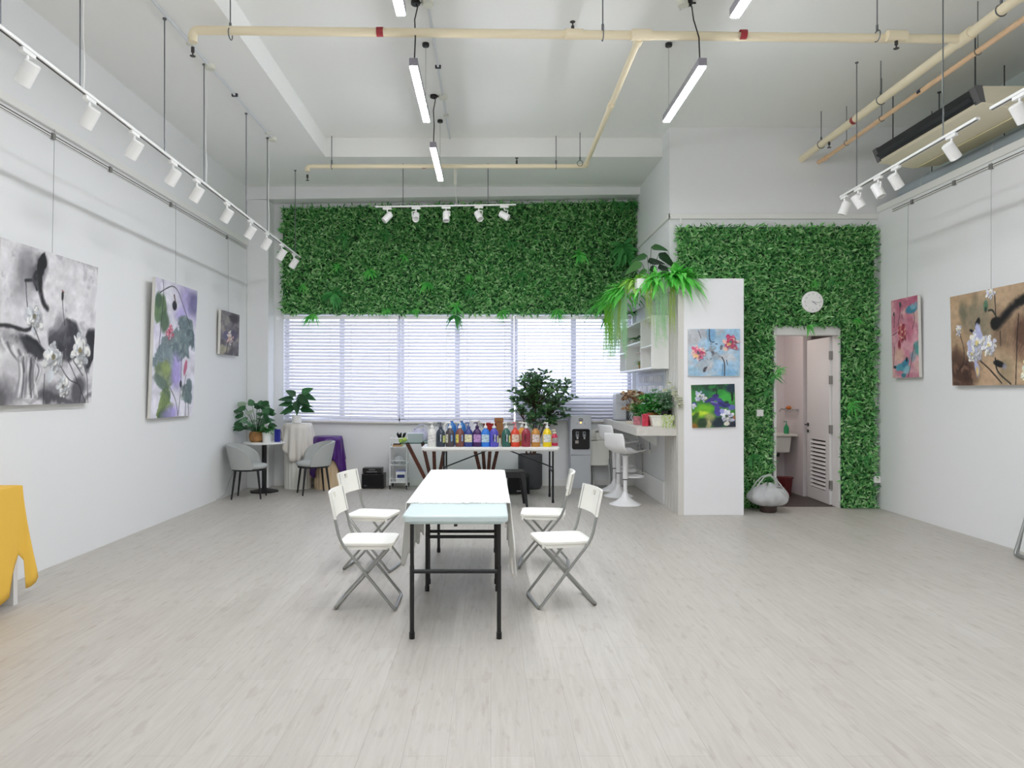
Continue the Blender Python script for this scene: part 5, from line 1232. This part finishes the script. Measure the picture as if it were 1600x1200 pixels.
for x, tx, ty, tz in ((-.05, -.10, -.03, 1.05), (.0, .08, -.02, 1.22), (.05, .26, .0, 1.08), (.03, .16, .03, 1.0)):
    P = [Vector((x, 0, .45)), Vector((x+(tx-x)*.35, ty*.4, .45+(tz-.45)*.45)), Vector((tx, ty, tz))]
    st.tube([P[0]*(1-q)**2+P[1]*2*q*(1-q)+P[2]*q*q for q in (0, .25, .5, .75, 1)], [.016, .014, .012, .010, .008], 7); hubs += [P[1].lerp(P[2], .5), P[2]]
for k in range(120):
    while True:
        ex, ey, ez = rt.uniform(-1, 1), rt.uniform(-1, 1), rt.uniform(-1, 1)
        if ex*ex+ey*ey+ez*ez > 1 or ex*ex+ez*ez < .08: continue
        p = Vector((.17+.50*ex, -.06+.24*ey, 1.38+.44*ez))
        if (p.x < -.05 and p.z < 1.12) or (p.x > .5 and p.z > 1.7) or (p.x < -.2 and p.z > 1.62): continue
        break
    h = min(hubs, key=lambda q: (q-p).length+(.5 if q.z > p.z+.05 else 0)); m = h.lerp(p, .55)+Vector((rt.uniform(-.05, .05), 0, .05))
    C = [h*(1-q)**2+m*2*q*(1-q)+p*q*q for q in (0, .3, .6, .8, 1)]; st.tube(C, [.006, .005, .004, .003, .002], 5)
    for c, q in ((1, 2), (2, 4), (3, 6), (4, 8)):
        d = (C[c]-C[c-1]).normalized()
        for w in range(q):
            a = rt.uniform(0, 2*PI); dd = (d*.6+Vector((math.cos(a), math.sin(a), rt.uniform(-.3, .8)))).normalized()
            if C[c].y > .1: dd.y = -abs(dd.y)
            lf.blade(C[c]+dd*.008, dd, (rt.uniform(-.5, .5), -.7, .8), rt.uniform(.06, .095), rt.uniform(.032, .046), 2, .15, .15)
st.build('trunk', TW, t, smooth=True); lf.build('foliage', leaf_mat('tree_leaf', ['#2c4f2e', '#3c663a', '#4e7c46', '#739c60'], .4, .15), t)

# ------------------------------------------------------------------ water dispenser
t = thing('water_dispenser', 'light grey floor-standing water dispenser with a black tap panel', 'water dispenser', (1.365, 10.90, 0)); WD = mat('dispenser_silver', '#b9bcc0', .4)
MB().box(-.155, .155, -.16, .13, .0, .51).build('lower_cabinet', WD, t, bevel=.006)
MB().box(-.157, .157, -.165, .13, .515, 1.115).build('upper_cabinet', WD, t, bevel=.006)
slab(rrect(-.135, .135, .60, .91, .03), -.005, .005)
b = slab(rrect(-.135, .135, .60, .91, .03), 0, .006); b.v = [(x, -.166-z, y) for x, y, z in b.v]; b.build('tap_panel', mat('gloss_black', '#0c0c0e', .2), t)
for x in (-.055, .05):
    b = MB(); b.box(x-.022, x+.022, -.20, -.17, .79, .87); b.build('tap', mat('tap_grey', '#8c8e92', .35), t, bevel=.008)
    MB().box(x-.013, x+.013, -.203, -.199, .835, .86).build('tap_button', BLACKP, t); MB().box(x-.014, x+.014, -.21, -.17, .755, .79).build('tap_spout', CHROME, t, bevel=.005)
MB().box(-.085, -.035, -.176, -.17, .69, .735).build('warning_label', mat('label_grey', '#9d9690', .5), t)
b = MB(); b.box(-.03, .03, -.168, -.165, 1.03, 1.068); b.build('brand_plate', mat('plate_dark', '#26272b', .4), t)
b = MB()
for k in range(4): b.box(-.022+k*.012, -.015+k*.012, -.1695, -.168, 1.042, 1.058)
b.build('plate_mark', mat('plate_light', '#d0d0d0', .4), t)
MB().lathe([(.010, 0), (.010, .004)], (0, -.166, 1.005), 12, RX).build('indicator_lamp', mat('amber_lamp', '#ff9a3c', .4, emit=2.5), t)
for x in (-.055, .055): MB().lathe([(.006, 0), (.006, .003)], (x, -.166, .99), 10, RX).build('indicator_lamp', DGREY, t)

# ------------------------------------------------------------------ bar counter, bar stools
t = thing('bar_counter', 'thick pale bar counter running along the return wall', 'counter', (1.76, 8.55, .945))
MB().box(0, XS-.005-1.76, 0, 2.5, 0, .11).build('counter_top', wood_mat('pale_laminate', '#cdcac2', '#d6d3cb', (20, 1, 20), .5), t, bevel=.003)
for y in (1.0, 2.2): MB().prism([(.12, 0), (.48, 0), (.48, -.2)], y, y+.03).build('bracket', TRIM, t)
SEATW = mat('stool_white', '#f0f0f0', .3)
def bar_stool(label, loc, rz, hseat=.68):
    t = thing('bar_stool', label, 'bar stool', loc, rz, 'white bar stools under the counter')
    MB().lathe([(.205, 0), (.21, .006), (.20, .014), (.12, .05), (.055, .10), (.034, .15), (.031, .17)], n=36).build('base', SEATW, t, smooth='all')
    MB().lathe([(.025, .16), (.025, .33)], n=18).build('lower_column', SEATW, t, smooth=True); MB().lathe([(.032, .32), (.034, .34), (.034, hseat-.06), (.05, hseat-.035)], n=18).build('upper_column', SEATW, t, smooth=True)
    MB().lathe([(.0345, .325), (.0345, .337)], n=18).build('collar', DGREY, t)
    ring = [(.03, 0, .36)]+[(.16+.12*math.cos(a), .12*math.sin(a), .36) for a in [PI-.0+k*2*PI/20 for k in range(21)]]
    MB().tube(ring[1:], .013, 8).build('foot_ring', SEATW, t, smooth=True); MB().tube([(.02, 0, .36), (.05, 0, .36)], .013, 8).build('ring_bracket', SEATW, t)
    MB().tube([(.02, -.04, hseat-.05), (.05, -.10, hseat-.10), (.07, -.13, hseat-.16)], .006, 6).build('lift_lever', STEEL, t)
    rows = []; prof = [(.25, .0, .13), (.24, .012, .165), (.15, .006, .19), (.0, -.012, .195), (-.12, .0, .195), (-.185, .05, .19), (-.215, .14, .19), (-.235, .23, .185), (-.24, .265, .165)]
    for x, z, w in prof:
        rows.append([(x-.02*abs(f)**2*(1 if z > .04 else 0)+(.05*abs(f)**2.5 if z > .08 else 0), f*w, hseat+z+(.035*abs(f)**2.5 if z < .06 else 0)) for f in [-1+k/5 for k in range(11)]])
    b = MB(); b.grid(rows); b.build('seat_shell', SEATW, t, smooth='all', solid=.014, subsurf=1)
    return t
bar_stool('white bar stool nearest the camera under the bar counter', (1.76, 9.26, 0), R(34))
bar_stool('middle white bar stool under the bar counter', (1.80, 9.98, 0), R(22), .75)
bar_stool('farthest white bar stool under the bar counter', (1.85, 10.58, 0), R(3), .72)

# ------------------------------------------------------------------ wall shelf with cubbies
t = thing('wall_shelf', 'white six-cubby wall shelf above the bar counter', 'shelf', (2.015, 8.87, 1.767)); d = XS-2.015-.045
b = MB(); b.box(0, d, 0, 2.19, 0, .022); b.build('bottom_panel', WHITE, t); MB().box(0, d, 0, 2.19, .65, .672).build('top_panel', WHITE, t)
MB().box(d-.01, d, .02, 2.17, .022, .65).build('back_panel', WHITE, t)
for y in (0, .64, 1.71, 2.17): MB().box(0, d-.0, y, y+.02, .022, .65).build('side_panel' if y in (0, 2.17) else 'divider', WHITE, t)
for y0, y1, z in ((.02, .64, .285), (.66, 1.71, .375), (1.73, 2.17, .28)): MB().box(0, d-.01, y0, y1, z, z+.02).build('shelf_board', WHITE, t)
def small_plant(label, loc, pot, leafm, n, L, W, name='potted_plant', h=.07, r=.045, flower=None):
    t = thing(name, label, 'plant', loc); MB().lathe([(r*.8, 0), (r, h), (r*.88, h), (r*.7, .01)], n=16).build('pot', pot, t, smooth=True)
    lf = MB()
    for k in range(n):
        a = random.uniform(0, 2*PI); lf.blade((.02*math.cos(a), .02*math.sin(a), h*.8), (math.cos(a), math.sin(a), random.uniform(.1, 1.3)), (0, 0, 1), L*random.uniform(.7, 1.2), W, 3, .5, .2)
    lf.build('foliage', leafm, t)
    if flower:
        b = MB()
        for k in range(7):
            a = random.uniform(0, 2*PI); q = random.uniform(.02, .08); b.lathe([(.004, 0), (.02, .008), (.018, .02), (.004, .026)], (q*math.cos(a), q*math.sin(a), h+.08+random.random()*.06), 8)
        b.build('blossom', flower, t, smooth='all')
    return t
TAN = mat('tan_pot', '#b08a5c', .7)
small_plant('small green plant in a tan basket in the lower middle cubby', (2.09, 9.72, 1.79), TAN, MLEAF, 40, .13, .035, h=.10, r=.07, flower=mat('pale_blossom', '#e8dcdc', .7))
small_plant('dark green plant in a white pot in the upper middle cubby', (2.10, 9.8, 2.163), POT, DLEAF, 36, .13, .04)
small_plant('pale green trailing plant at the edge of the upper middle cubby', (2.06, 10.2, 2.163), POT, MLEAF, 34, .15, .03)
small_plant('red-flowered sprig in the lower cubby nearest the block', (2.12, 9.0, 1.79), BLACKP, DLEAF, 10, .07, .02, h=.05, r=.025, flower=mat('red_blossom', '#c23a3a', .6))
t = thing('figurine', 'slim black figurine in the upper cubby nearest the block', 'figurine', (2.10, 8.98, 2.073)); MB().lathe([(.022, 0), (.024, .015), (.01, .03), (.012, .12), (.02, .16), (.012, .19), (.018, .22), (.004, .24)], n=14).build('figure_body', BLACKP, t, smooth='all')
t = thing('figurine', 'small dark figurine in the lower far cubby by the window', 'figurine', (2.10, 10.72, 1.79)); b = MB(); b.lathe([(.018, 0), (.018, .015), (.006, .02), (.006, .09)], n=12); b.tube([(0, 0, .08), (-.03, .02, .13), (.02, .04, .17)], .006, 6); b.build('figure_body', mat('dark_violet', '#3a3050', .5), t)

# sign board under the shelf: pale strokes in two rows
t = thing('letter_board', 'light grey board with two rows of white stroke lettering under the wall shelf', 'sign', (XS-.022, 8.98, 1.40)); MB().box(0, .018, 0, 2.02, 0, .34).build('board', mat('pale_board', '#c9ccd4', .6), t)
b = MB(); GLY = mat('white_letter', '#fbfbff', .5)
rs = random.Random(4)
for z0, h, groups in ((.20, .10, ((.35, .78), (.86, 1.32), (1.42, 1.78))), (.06, .10, ((.30, .62), (.74, 1.16), (1.30, 1.84)))):
    for g0, g1 in groups:
        y = g0
        while y < g1:
            e = rs.choice((-.018, 0, 0, .018)) if z0 < .1 else 0
            b.bar((-.006, y+e, z0+rs.uniform(0, .02)), (-.006, y-e, z0+h), .017, .008, (1, 0, 0)); y += rs.choice((.05, .06, .075))
b.build('lettering', GLY, t)

# ------------------------------------------------------------------ on the counter
ZC = 1.056
t = thing('coffee_machine', 'light grey upright drinks machine at the window end of the counter', 'drinks machine', (1.93, 10.40, ZC)); CM = mat('machine_grey', '#c3c6ca', .35)
MB().box(-.115, .115, -.12, .14, 0, .39).build('machine_body', CM, t, bevel=.012)
MB().box(.035, .085, -.125, -.115, .015, .25).build('tap_recess', mat('recess_dark', '#5c5f63', .4), t, bevel=.004); MB().lathe([(.027, 0), (.027, .02)], (.06, -.118, .265), 18, RX).build('control_knob', CM, t, smooth=True)
MB().box(-.116, .116, -.1212, -.119, .252, .256).build('seam_line', mat('seam_grey', '#8c8f92', .5), t); MB().box(-.03, .05, -.05, .05, .39, .402).build('lid_button', BLACKP, t, bevel=.003); MB().box(-.03, .0, -.1215, -.12, .228, .233).build('machine_mark', DGREY, t)
MB().box(-.12, .12, -.14, .145, 0, .008).build('drip_tray', BLACKP, t)
t = thing('dried_bouquet', 'brown and cream dried flower arrangement on the counter', 'bouquet', (2.06, 10.0, ZC)); MB().lathe([(.045, 0), (.06, .05), (.035, .10), (.04, .12), (.03, .115)], n=18).build('vase', mat('pale_vase', '#dcd4cc', .5), t, smooth=True)
b1, b2, st = MB(), MB(), MB()
for k in range(34):
    a = random.uniform(0, 2*PI); e = random.uniform(.15, 1); p = Vector((.15*math.cos(a)*e-.03, .14*math.sin(a)*e, .16+.27*random.random())); st.tube([(0, 0, .1), p*.6+Vector((0, 0, .03)), p], .003, 5)
    tgt = b1 if k % 5 else b2
    for q in range(16):
        c = random.uniform(0, 2*PI); tgt.blade(p, (math.cos(c), math.sin(c), random.uniform(-.5, .9)), (0, -1, .4), random.uniform(.045, .075), .042, 2, .2, .3)
b1.build('dried_petals', leaf_mat('dried_brown', ['#7a5038', '#a07250', '#c49e7a', '#dcc2a2'], .8, .1), t); b2.build('cream_petals', leaf_mat('cream_petal', ['#d8d8b8', '#e6e4cc'], .8, .2), t); st.build('stem', mat('dry_stem', '#5a4630', .8), t)
b = MB()
for k in range(4): b.tube([(-.02-.03*k, -.08+.02*k, .02), (-.05-.03*k, -.1+.02*k, .06), (-.03-.03*k, -.11+.02*k, .10)], .006, 6)
b.build('curled_twig', BLACKP, t)
def bush(name, label, loc, leafm, pots, rx, ry, h0, h1, n, L, W, shape='leaf', extra=None):
    t = thing(name, label, 'plant', loc)
    pots(t); lf = MB(); st = MB()
    for k in range(n):
        a = random.uniform(0, 2*PI); e = random.random()**.5; p = Vector((rx*e*math.cos(a), ry*e*math.sin(a), h0+(h1-h0)*random.random()*(1-.35*e)))
        if k % 3 == 0: st.tube([(0, 0, h0*.6), p*.55+Vector((0, 0, h0*.3)), p], .0025, 4)
        for q in range(6):
            c = random.uniform(0, 2*PI); lf.blade(p, (math.cos(c), math.sin(c), random.uniform(-.2, 1)), (0, 0, 1), L*random.uniform(.6, 1.2), W, 2, .35, .2, shape)
    st.build('stem', DLEAF, t); lf.build('foliage', leafm, t)
    return t
def p_round(t): MB().lathe([(.05, 0), (.065, .10), (.058, .10), (.05, .015)], n=18).build('pot', mat('pale_pot', '#d8d2c8', .6), t, smooth=True)
def p_cork(t): MB().lathe([(.08, 0), (.085, .16), (.075, .16), (.07, .02)], n=20).build('pot', mat('cork_brown', '#a8763f', .8), t, smooth=True)
def p_black(t): MB().lathe([(.05, 0), (.062, .19), (.054, .19), (.045, .02)], n=18).build('vase', BLACKP, t, smooth=True)
bush('potted_plant', 'round feathery green plant on the counter behind the red canisters', (1.97, 9.38, ZC), MLEAF, p_round, .12, .12, .10, .31, 80, .08, .02)
bush('potted_plant', 'large green leafy plant in a brown cork pot on the counter', (2.07, 8.98, ZC), leaf_mat('counter_leaf', ['#2f8238', '#44a448', '#60be58', '#88d878'], .45, .25), p_cork, .18, .17, .15, .48, 150, .085, .028)
t = bush('flower_vase', 'spray of white blossom and grey-green leaves in a black vase on the counter', (2.165, 8.755, ZC), leaf_mat('eucalyptus', ['#5a8a66', '#78a47e', '#98be9c', '#bcd8b8'], .5, .2), p_black, .09, .20, .20, .50, 90, .055, .022)
b = MB()
for (x, y, z) in ((.02, -.22, .47), (.05, -.24, .42), (.03, -.27, .40), (.09, -.31, .34), (-.06, -.2, .44), (.10, -.32, .29), (.06, -.30, .33), (.0, -.2, .53), (.085, -.31, .26), (.055, -.28, .375)):
    for q in range(44):
        c = random.uniform(0, 2*PI); e = random.uniform(-.6, 1); b.blade((x, y, z), (math.cos(c), math.sin(c), e), (0, 0, 1), random.uniform(.03, .05), .034, 2, .1, .3)
b.build('white_blossom', leaf_mat('white_petal', ['#e6ead2', '#f3f4e6', '#fbfbf4'], .7, .3), t)
t = thing('planter_trough', 'white trough planter with a little trailing sprig at the counter edge', 'planter', (2.09, 8.66, ZC)); b = MB(); b.prism([(-.115, 0), (.115, 0), (.145, .125), (-.145, .125)], -.06, .06); b.build('trough', mat('stone_white', '#e4e2d6', .7, noise=.06, nscale=30), t, bevel=.006); MB().box(-.15, .15, -.066, .066, .118, .132).build('rim', mat('stone_rim', '#e6e4da', .7), t, bevel=.004)
lf = MB()
for s in range(5):
    x = .0+.03*s; 
    for k in range(14): lf.blade((x+random.uniform(-.012, .012), -.07-.003*k, .15-.012*k), (random.uniform(-1, 1), -.5, random.uniform(-.8, .2)), (0, -1, .3), .025, .014, 2, .2, .2)
lf.build('trailing_sprig', leaf_mat('lime_leaf', ['#9cbc4c', '#b4d064', '#cadf80'], .5, .3), t)
def canister(label, loc, hexc, h, r):
    t = thing('canister', label, 'canister', loc); m = mat('canister_'+hexc[1:], hexc, .4, noise=.3, nscale=26)
    MB().box(-r, r, -r, r, 0, h).build('canister_body', m, t, bevel=.004); MB().box(-r*1.03, r*1.03, -r*1.03, r*1.03, h, h+.02).build('canister_lid', mat('lid_'+hexc[1:], hexc, .4), t, bevel=.004)
canister('red canister on the counter beside the white trough', (1.895, 8.70, ZC), '#c23348', .125, .034)
canister('second red canister, tucked behind the first beside the trough', (1.945, 8.82, ZC), '#b02a40', .13, .034)
canister('dusty pink canister on the counter beside the dried flowers', (1.87, 9.06, ZC), '#c78088', .085, .042)
t = thing('napkin_pile', 'low pile of folded cream napkins on the counter by the drinks machine', 'napkins', (1.87, 9.42, ZC))
for k in range(4): MB().box(-.06+.004*k, .055, -.06, .06, .008*k, .008*k+.007).build('napkin', mat('napkin_cream', '#ddd3c0', .8), t)

# ------------------------------------------------------------------ planter over the bar with trailing plants
t = thing('planter_box', 'long white overhead planter box above the bar, plants spilling over', 'planter', (1.76, 8.50, 2.726)); w = XS-.045-1.76
b = MB(); b.box(0, w, 0, 2.55, 0, .012); b.box(0, .018, 0, 2.55, .012, .115); b.box(w-.018, w, 0, 2.55, .012, .115); b.box(.018, w-.018, 0, .018, .012, .115); b.box(.018, w-.018, 2.53, 2.55, .012, .115); b.build('box_panel', WHITE, t)
MB().box(.018, w-.018, .018, 2.53, .08, .09).build('soil', SOIL, t)
for y in (.4, 2.1): MB().tube([(w/2, y, .115), (w/2, y, .13)], .004, 6).build('fixing', ROD, t)
ZB = 2.818
def strands(label, loc, m, n, length, spread, lw, step=.014, leaf=(.016, .009)):
    t = thing('trailing_plant', label, 'hanging plant', loc, 0, None); lf, st = MB(), MB(); n = int(n*1.5)
    for s in range(n):
        a = random.uniform(0, 2*PI); x, y = spread[0]*random.uniform(-1, 1), spread[1]*random.uniform(-1, 1); L = length*random.uniform(.55, 1.05); ox = loc[0]; reach = 1.735-ox-.015
        # over the room-side edge, or over the near end of the box
        if lw == 'side': P = [Vector((0, y*.5, 0)), Vector((reach*.7, y*.8, .05)), Vector((reach, y, .02))]
        else: P = [Vector((x*.5, 0, 0)), Vector((x*.8, (8.48-loc[1])*.7, .05)), Vector((x, 8.48-loc[1]-.02, .02))]
        e = P[-1]; k = 0; q = e.copy(); dx, dy = random.uniform(-.02, .0), random.uniform(-.03, .03)
        while k*step < L:
            q = q+Vector((dx*step*6*math.sin(k*.1+s), dy*step*4*math.cos(k*.13+s), -step)); 
            if k % 6 == 0: P.append(q.copy())
            for z in range(2): lf.blade(q, (random.uniform(-1, 1), random.uniform(-1, 1), random.uniform(-.9, .2)), (random.uniform(-1, 1), -1, .2), leaf[0]*random.uniform(1.1, 2.1), leaf[1]*1.8, 1, .1, .2)
            k += 1
        st.tube(P, .002, 4)
    lf.build('trailing_leaves', m, t); st.build('vine', m, t)
    return t
LIME = leaf_mat('lime_trailer', ['#84cc34', '#9ee044', '#bcf060'], .5, .35); PALE = leaf_mat('pale_trailer', ['#a0d8a0', '#bae6b6', '#d4f0cc'], .5, .35); YG = leaf_mat('yellow_green_trailer', ['#9cc044', '#b8d856', '#d2ea72'], .5, .35)
strands('bright lime trailing plant nearest the blinds on the overhead planter', (1.84, 10.25, ZB), LIME, 44, .9, (.1, .42), 'side', .02, (.022, .012))
strands('pale grey-green trailing plant beside the lime one on the overhead planter', (1.84, 9.72, ZB), PALE, 30, .80, (.1, .22), 'side', .017, (.028, .013))
strands('yellow-green trailing plant between the two pale trailers', (1.84, 9.38, ZB), YG, 14, .75, (.1, .10), 'side', .018, (.018, .011))
strands('second pale trailing plant, hanging lowest before the cubby shelf', (1.84, 9.12, ZB), PALE, 22, .90, (.1, .14), 'side', .017, (.028, .013))
strands('thin yellow-green trailing vine over the near end of the planter', (1.90, 8.6, ZB), YG, 9, .62, (.05, .05), 'end', .018, (.018, .011))
strands('pale hanging spray over the near end of the planter', (2.04, 8.6, ZB), PALE, 20, .85, (.07, .05), 'end', .017, (.028, .013))
strands('yellow-green vine over the near end of the planter beside the white block', (2.17, 8.6, ZB), YG, 9, .75, (.04, .05), 'end', .018, (.018, .011))
def fern(label, loc, n, L, W, m, ax=(-1, 1), ay=(-1, 1), ez=(.0, .9), name='fern'):
    t = thing(name, label, 'fern', loc); lf = MB(); n = int(n*1.9); L *= 1.18; W *= 1.15
    for k in range(n):
        lf.blade((random.uniform(-.07, .07), random.uniform(-.12, .12), .0), (random.uniform(*ax), random.uniform(*ay), random.uniform(*ez)), (0, -.2, 1), L*random.uniform(.6, 1.15), W*random.uniform(.7, 1.2), 5, random.uniform(.35, .95), .2)
    lf.build('frond', m, t); return t
FB = leaf_mat('bright_fern', ['#58c64e', '#74de60', '#9cf084'], .45, .3)
fern('bright green fern on the overhead planter by the blinds', (1.80, 10.6, ZB), 44, .36, .05, FB, (-1.2, .6))
fern('bright green fern in the middle of the overhead planter', (1.86, 9.85, ZB), 50, .34, .05, FB, (-1.2, .5))
fern('bright green fern at the room-side corner of the overhead planter', (1.86, 9.25, ZB), 60, .32, .05, FB, (-1.1, .8))
fern('broad bright fern over the near end of the overhead planter', (2.02, 8.62, ZB), 60, .28, .055, FB, (-1, 1), (-1, .4), (-.1, .9))
fern('bright fern drooping over the top of the white block', (2.235, 8.56, 2.842), 56, .34, .06, FB, (-.5, 1.1), (-1.0, .2), (.05, .9))
fern('bright green fern on the room-side rim of the planter, between the middle and corner ferns', (1.80, 9.55, ZB), 46, .32, .055, FB, (-1.2, .3))
fern('pale yellow-green leafy plant at the front of the overhead planter', (1.84, 8.80, ZB), 40, .24, .07, leaf_mat('lemon_leaf', ['#8cc84c', '#a4d862', '#c2e68a'], .45, .3), (-1, .6))
t = thing('tall_foliage_plant', 'tall dark plant with big drooping leaves on the overhead planter', 'plant', (2.02, 9.0, ZB)); st, lf = MB(), MB()
for (tx, ty, tz, dx, dz, L) in ((.02, 0, .50, .9, -.1, .2), (-.02, .05, .40, -1, -.2, .2), (.12, 0, .42, 1, -.8, .24), (.0, .1, .33, 1, .1, .22), (-.1, .0, .30, -1, -.5, .22), (.12, .05, .24, 1, .0, .24), (-.16, .1, .24, -1, -.3, .2), (.1, -.05, .14, 1, -.05, .2), (-.05, -.05, .2, -.5, -.4, .18), (.02, -.04, .26, .2, -.6, .18)):
    stem_leaf(st, lf, (0, 0, 0), (tx, ty, tz), L*1.1, L*.66, 'heart', .2, (0, -.8, .7), 6, .1, out=(dx, random.uniform(-.4, .4), dz*2))
st.build('stem', mat('dark_plant_stem', '#2a3424', .6), t); lf.build('foliage', leaf_mat('deep_green', ['#1c3a20', '#264c28', '#386a36', '#5a9048'], .35, .12), t)

# ------------------------------------------------------------------ bin with bag by the washroom door
t = thing('waste_bin', 'small dark brown waste bin by the washroom door', 'bin', (3.41, 8.70, 0)); MB().lathe([(.085, 0), (.10, .02), (.118, .26), (.108, .26), (.088, .02)], n=26).build('bin_body', mat('dark_brown_plastic', '#43352e', .45), t, smooth=True)
t = thing('plastic_bag', 'clear white plastic bag with looped handles sitting over the small brown bin', 'bag', (3.41, 8.70, .0)); FILM = sheer_mat('clear_bag_film', '#f6f7f8', .38, .4, .25)
rows = []
for k in range(15):
    f = k/14; row = []
    z = .085+.26*f; q0 = .125+.115*math.sin(PI*min(1, f*1.02)**.75)-.10*max(0, f-.8)/.2
    for j in range(49):
        a = 2*PI*j/48; q = q0*(1+.05*math.sin(7*a+3*f)+.035*math.sin(13*a-5*f)); row.append((q*math.cos(a), q*math.sin(a)*.85, z+.02*math.sin(4*a+1)*f+.012*math.sin(9*a)*math.sin(PI*f)))
    rows.append(row)
b = MB(); b.grid(rows); b.build('bag_body', FILM, t, smooth='all', solid=.002)
for y in (-.06, .05):
    MB().tube([(-.19, y, .26), (-.13, y, .36), (-.06, y*.6, .435), (.02, y*.5, .455), (.08, y*.6, .41), (.13, y, .34), (.19, y, .25)], [.012, .016, .014, .013, .014, .016, .012], 8, flat=.5).build('bag_handle', FILM, t, smooth=True)
b = MB()
for k in range(16): 
    a = random.uniform(0, 2*PI); q = random.uniform(.03, .14); b.blade((q*math.cos(a), q*math.sin(a)*.7, .24+.06*random.random()), (math.cos(a+1), math.sin(a+1), .3), (0, 0, 1), .12, .06, 3, .3, .5)
b.build('crumpled_film', sheer_mat('grey_film', '#b8b4b2', .2, .3, .3), t)

# ------------------------------------------------------------------ yellow-clothed console on the long wall
t = thing('console_table', 'white console table under the yellow cloth', 'table', (-3.50, 4.0, 0)); CT = mat('console_white', '#e0dedb', .5)
MB().box(-.19, .19, -.95, .965, .79, .825).build('table_top', CT, t, bevel=.003)
for y in (-.93, .93):
    for x in (-.165, .165): MB().box(x-.022, x+.022, y-.022, y+.022, 0, .79).build('leg', CT, t, bevel=.002)
MB().box(-.165, .165, .91, .95, .0, .79).build('end_panel', CT, t)
YEL = mat('yellow_cotton', '#ebbd4c', .85, bump=.12, bscale=300)
path = []   # round the table edge: (x, y, outward x, outward y, hem height, flare)
for k in range(41):
    y = 3.1+(4.935-3.1)*k/40; hem = .07+.03*math.sin(k*.7)
    if k >= 38: hem = .17+.06*(k-37)
    path.append((-3.30, y, 1, 0, hem, .012+.016*math.sin(k*.9)))
for k in range(7):
    a = R(90*k/6); hem = (.30, .10, .11, .13, .16, .20, .26)[k]; path.append((-3.302+.002*math.cos(a), 4.972+.002*math.sin(a), math.cos(a), math.sin(a), hem, (.01, .02, .05, .08, .105, .12, .10)[k]))
for k in range(1, 13):
    x = -3.305-.40*k/12; path.append((x, 4.975, 0, 1, .30+.02*k, .07*(1-k/12)+.012*math.sin(k)))
rows = []
for x, y, ox, oy, hem, fl in path:
    row = [(-3.52, min(y, 4.97), .8275), (x-.02*ox, y-.02*oy, .829)]
    for k in range(13):
        f = k/12; row.append((max(-3.725, x+ox*(.006+fl*f**1.3)), y+oy*(.006+fl*f**1.3), .826-(.826-hem)*f))
    rows.append(row)
b = MB(); b.grid(rows); b.add([(-3.715, 3.1, .828), (-3.52, 3.1, .828), (-3.52, 4.97, .828), (-3.715, 4.97, .828)], [(0, 1, 2, 3)])
o = b.build('tablecloth', YEL, smooth=True, solid=.003); tag(o, 'yellow cotton cloth draped over the console on the long wall', 'tablecloth')
t = thing('water_pipe', 'thin grey water pipe with a valve on the return wall under the counter', 'pipe', (XS-.012, 10.45, .24))
MB().tube([(-.03, 0, 0), (-.03, 0, .40), (-.03, .30, .42)], .011, 8).build('pipe_run', mat('galvanised_pipe', '#a4a6a4', .4, .5), t, smooth=True)
MB().box(-.05, -.01, .10, .16, .39, .45).build('valve', CHROME, t, bevel=.006)
for z in (.04, .34): MB().box(-.044, .012, -.018, .018, z-.008, z+.008).build('pipe_clip', JBOX, t)
t = thing('wall_cable', 'thin black cable dropping from under the bar counter', 'cable', (XS-.01, 9.95, .62))
MB().tube([(-.02, 0, .325), (-.03, .03, .24), (-.015, .10, .12), (-.005, .12, .02)], .005, 6).build('cable_run', BLACKP, t, smooth=True)
MB().box(-.02, .008, .09, .15, -.03, .03).build('wall_plug', WHITE, t, bevel=.003)
t = thing('wall_cable', 'thin pale cable along the corner behind the grey tub chair by the long wall', 'cable', (XL+.006, 10.3, .0))
MB().tube([(.0, -.7, .01), (.0, -.45, .03), (.0, -.2, .22), (.0, .05, .40), (.0, .3, .46)], .005, 6).build('cable_run', mat('pale_cable', '#c4c4c0', .5), t, smooth=True)
# ------------------------------------------------------------------ daylight, view, camera
w = bpy.data.worlds.new('sky'); SC.world = w; w.use_nodes = True
bg = w.node_tree.nodes['Background']; bg.inputs['Color'].default_value = (.90, .92, 1.0, 1); bg.inputs['Strength'].default_value = SKY_E
SC.view_settings.view_transform = 'Standard'; SC.view_settings.look = 'None'; SC.view_settings.gamma = 1
SC.view_settings.use_curve_mapping = False; SC.view_settings.exposure = EXPO
SC.cycles.max_bounces = 10; SC.cycles.diffuse_bounces = 6; SC.cycles.transparent_max_bounces = 24; SC.cycles.sample_clamp_indirect = 6
SC.cycles.use_denoising = True
cd = bpy.data.cameras.new('camera'); cam = bpy.data.objects.new('camera', cd); COL.objects.link(cam); SC.camera = cam
cam.location = (0, 0, 1.495); cam.rotation_euler = (PI/2, 0, 0)
cd.sensor_width = 36; cd.lens = 36*1105/1600; cd.shift_x = 33/1600; cd.shift_y = 10/1600; cd.clip_start = .05; cd.clip_end = 200
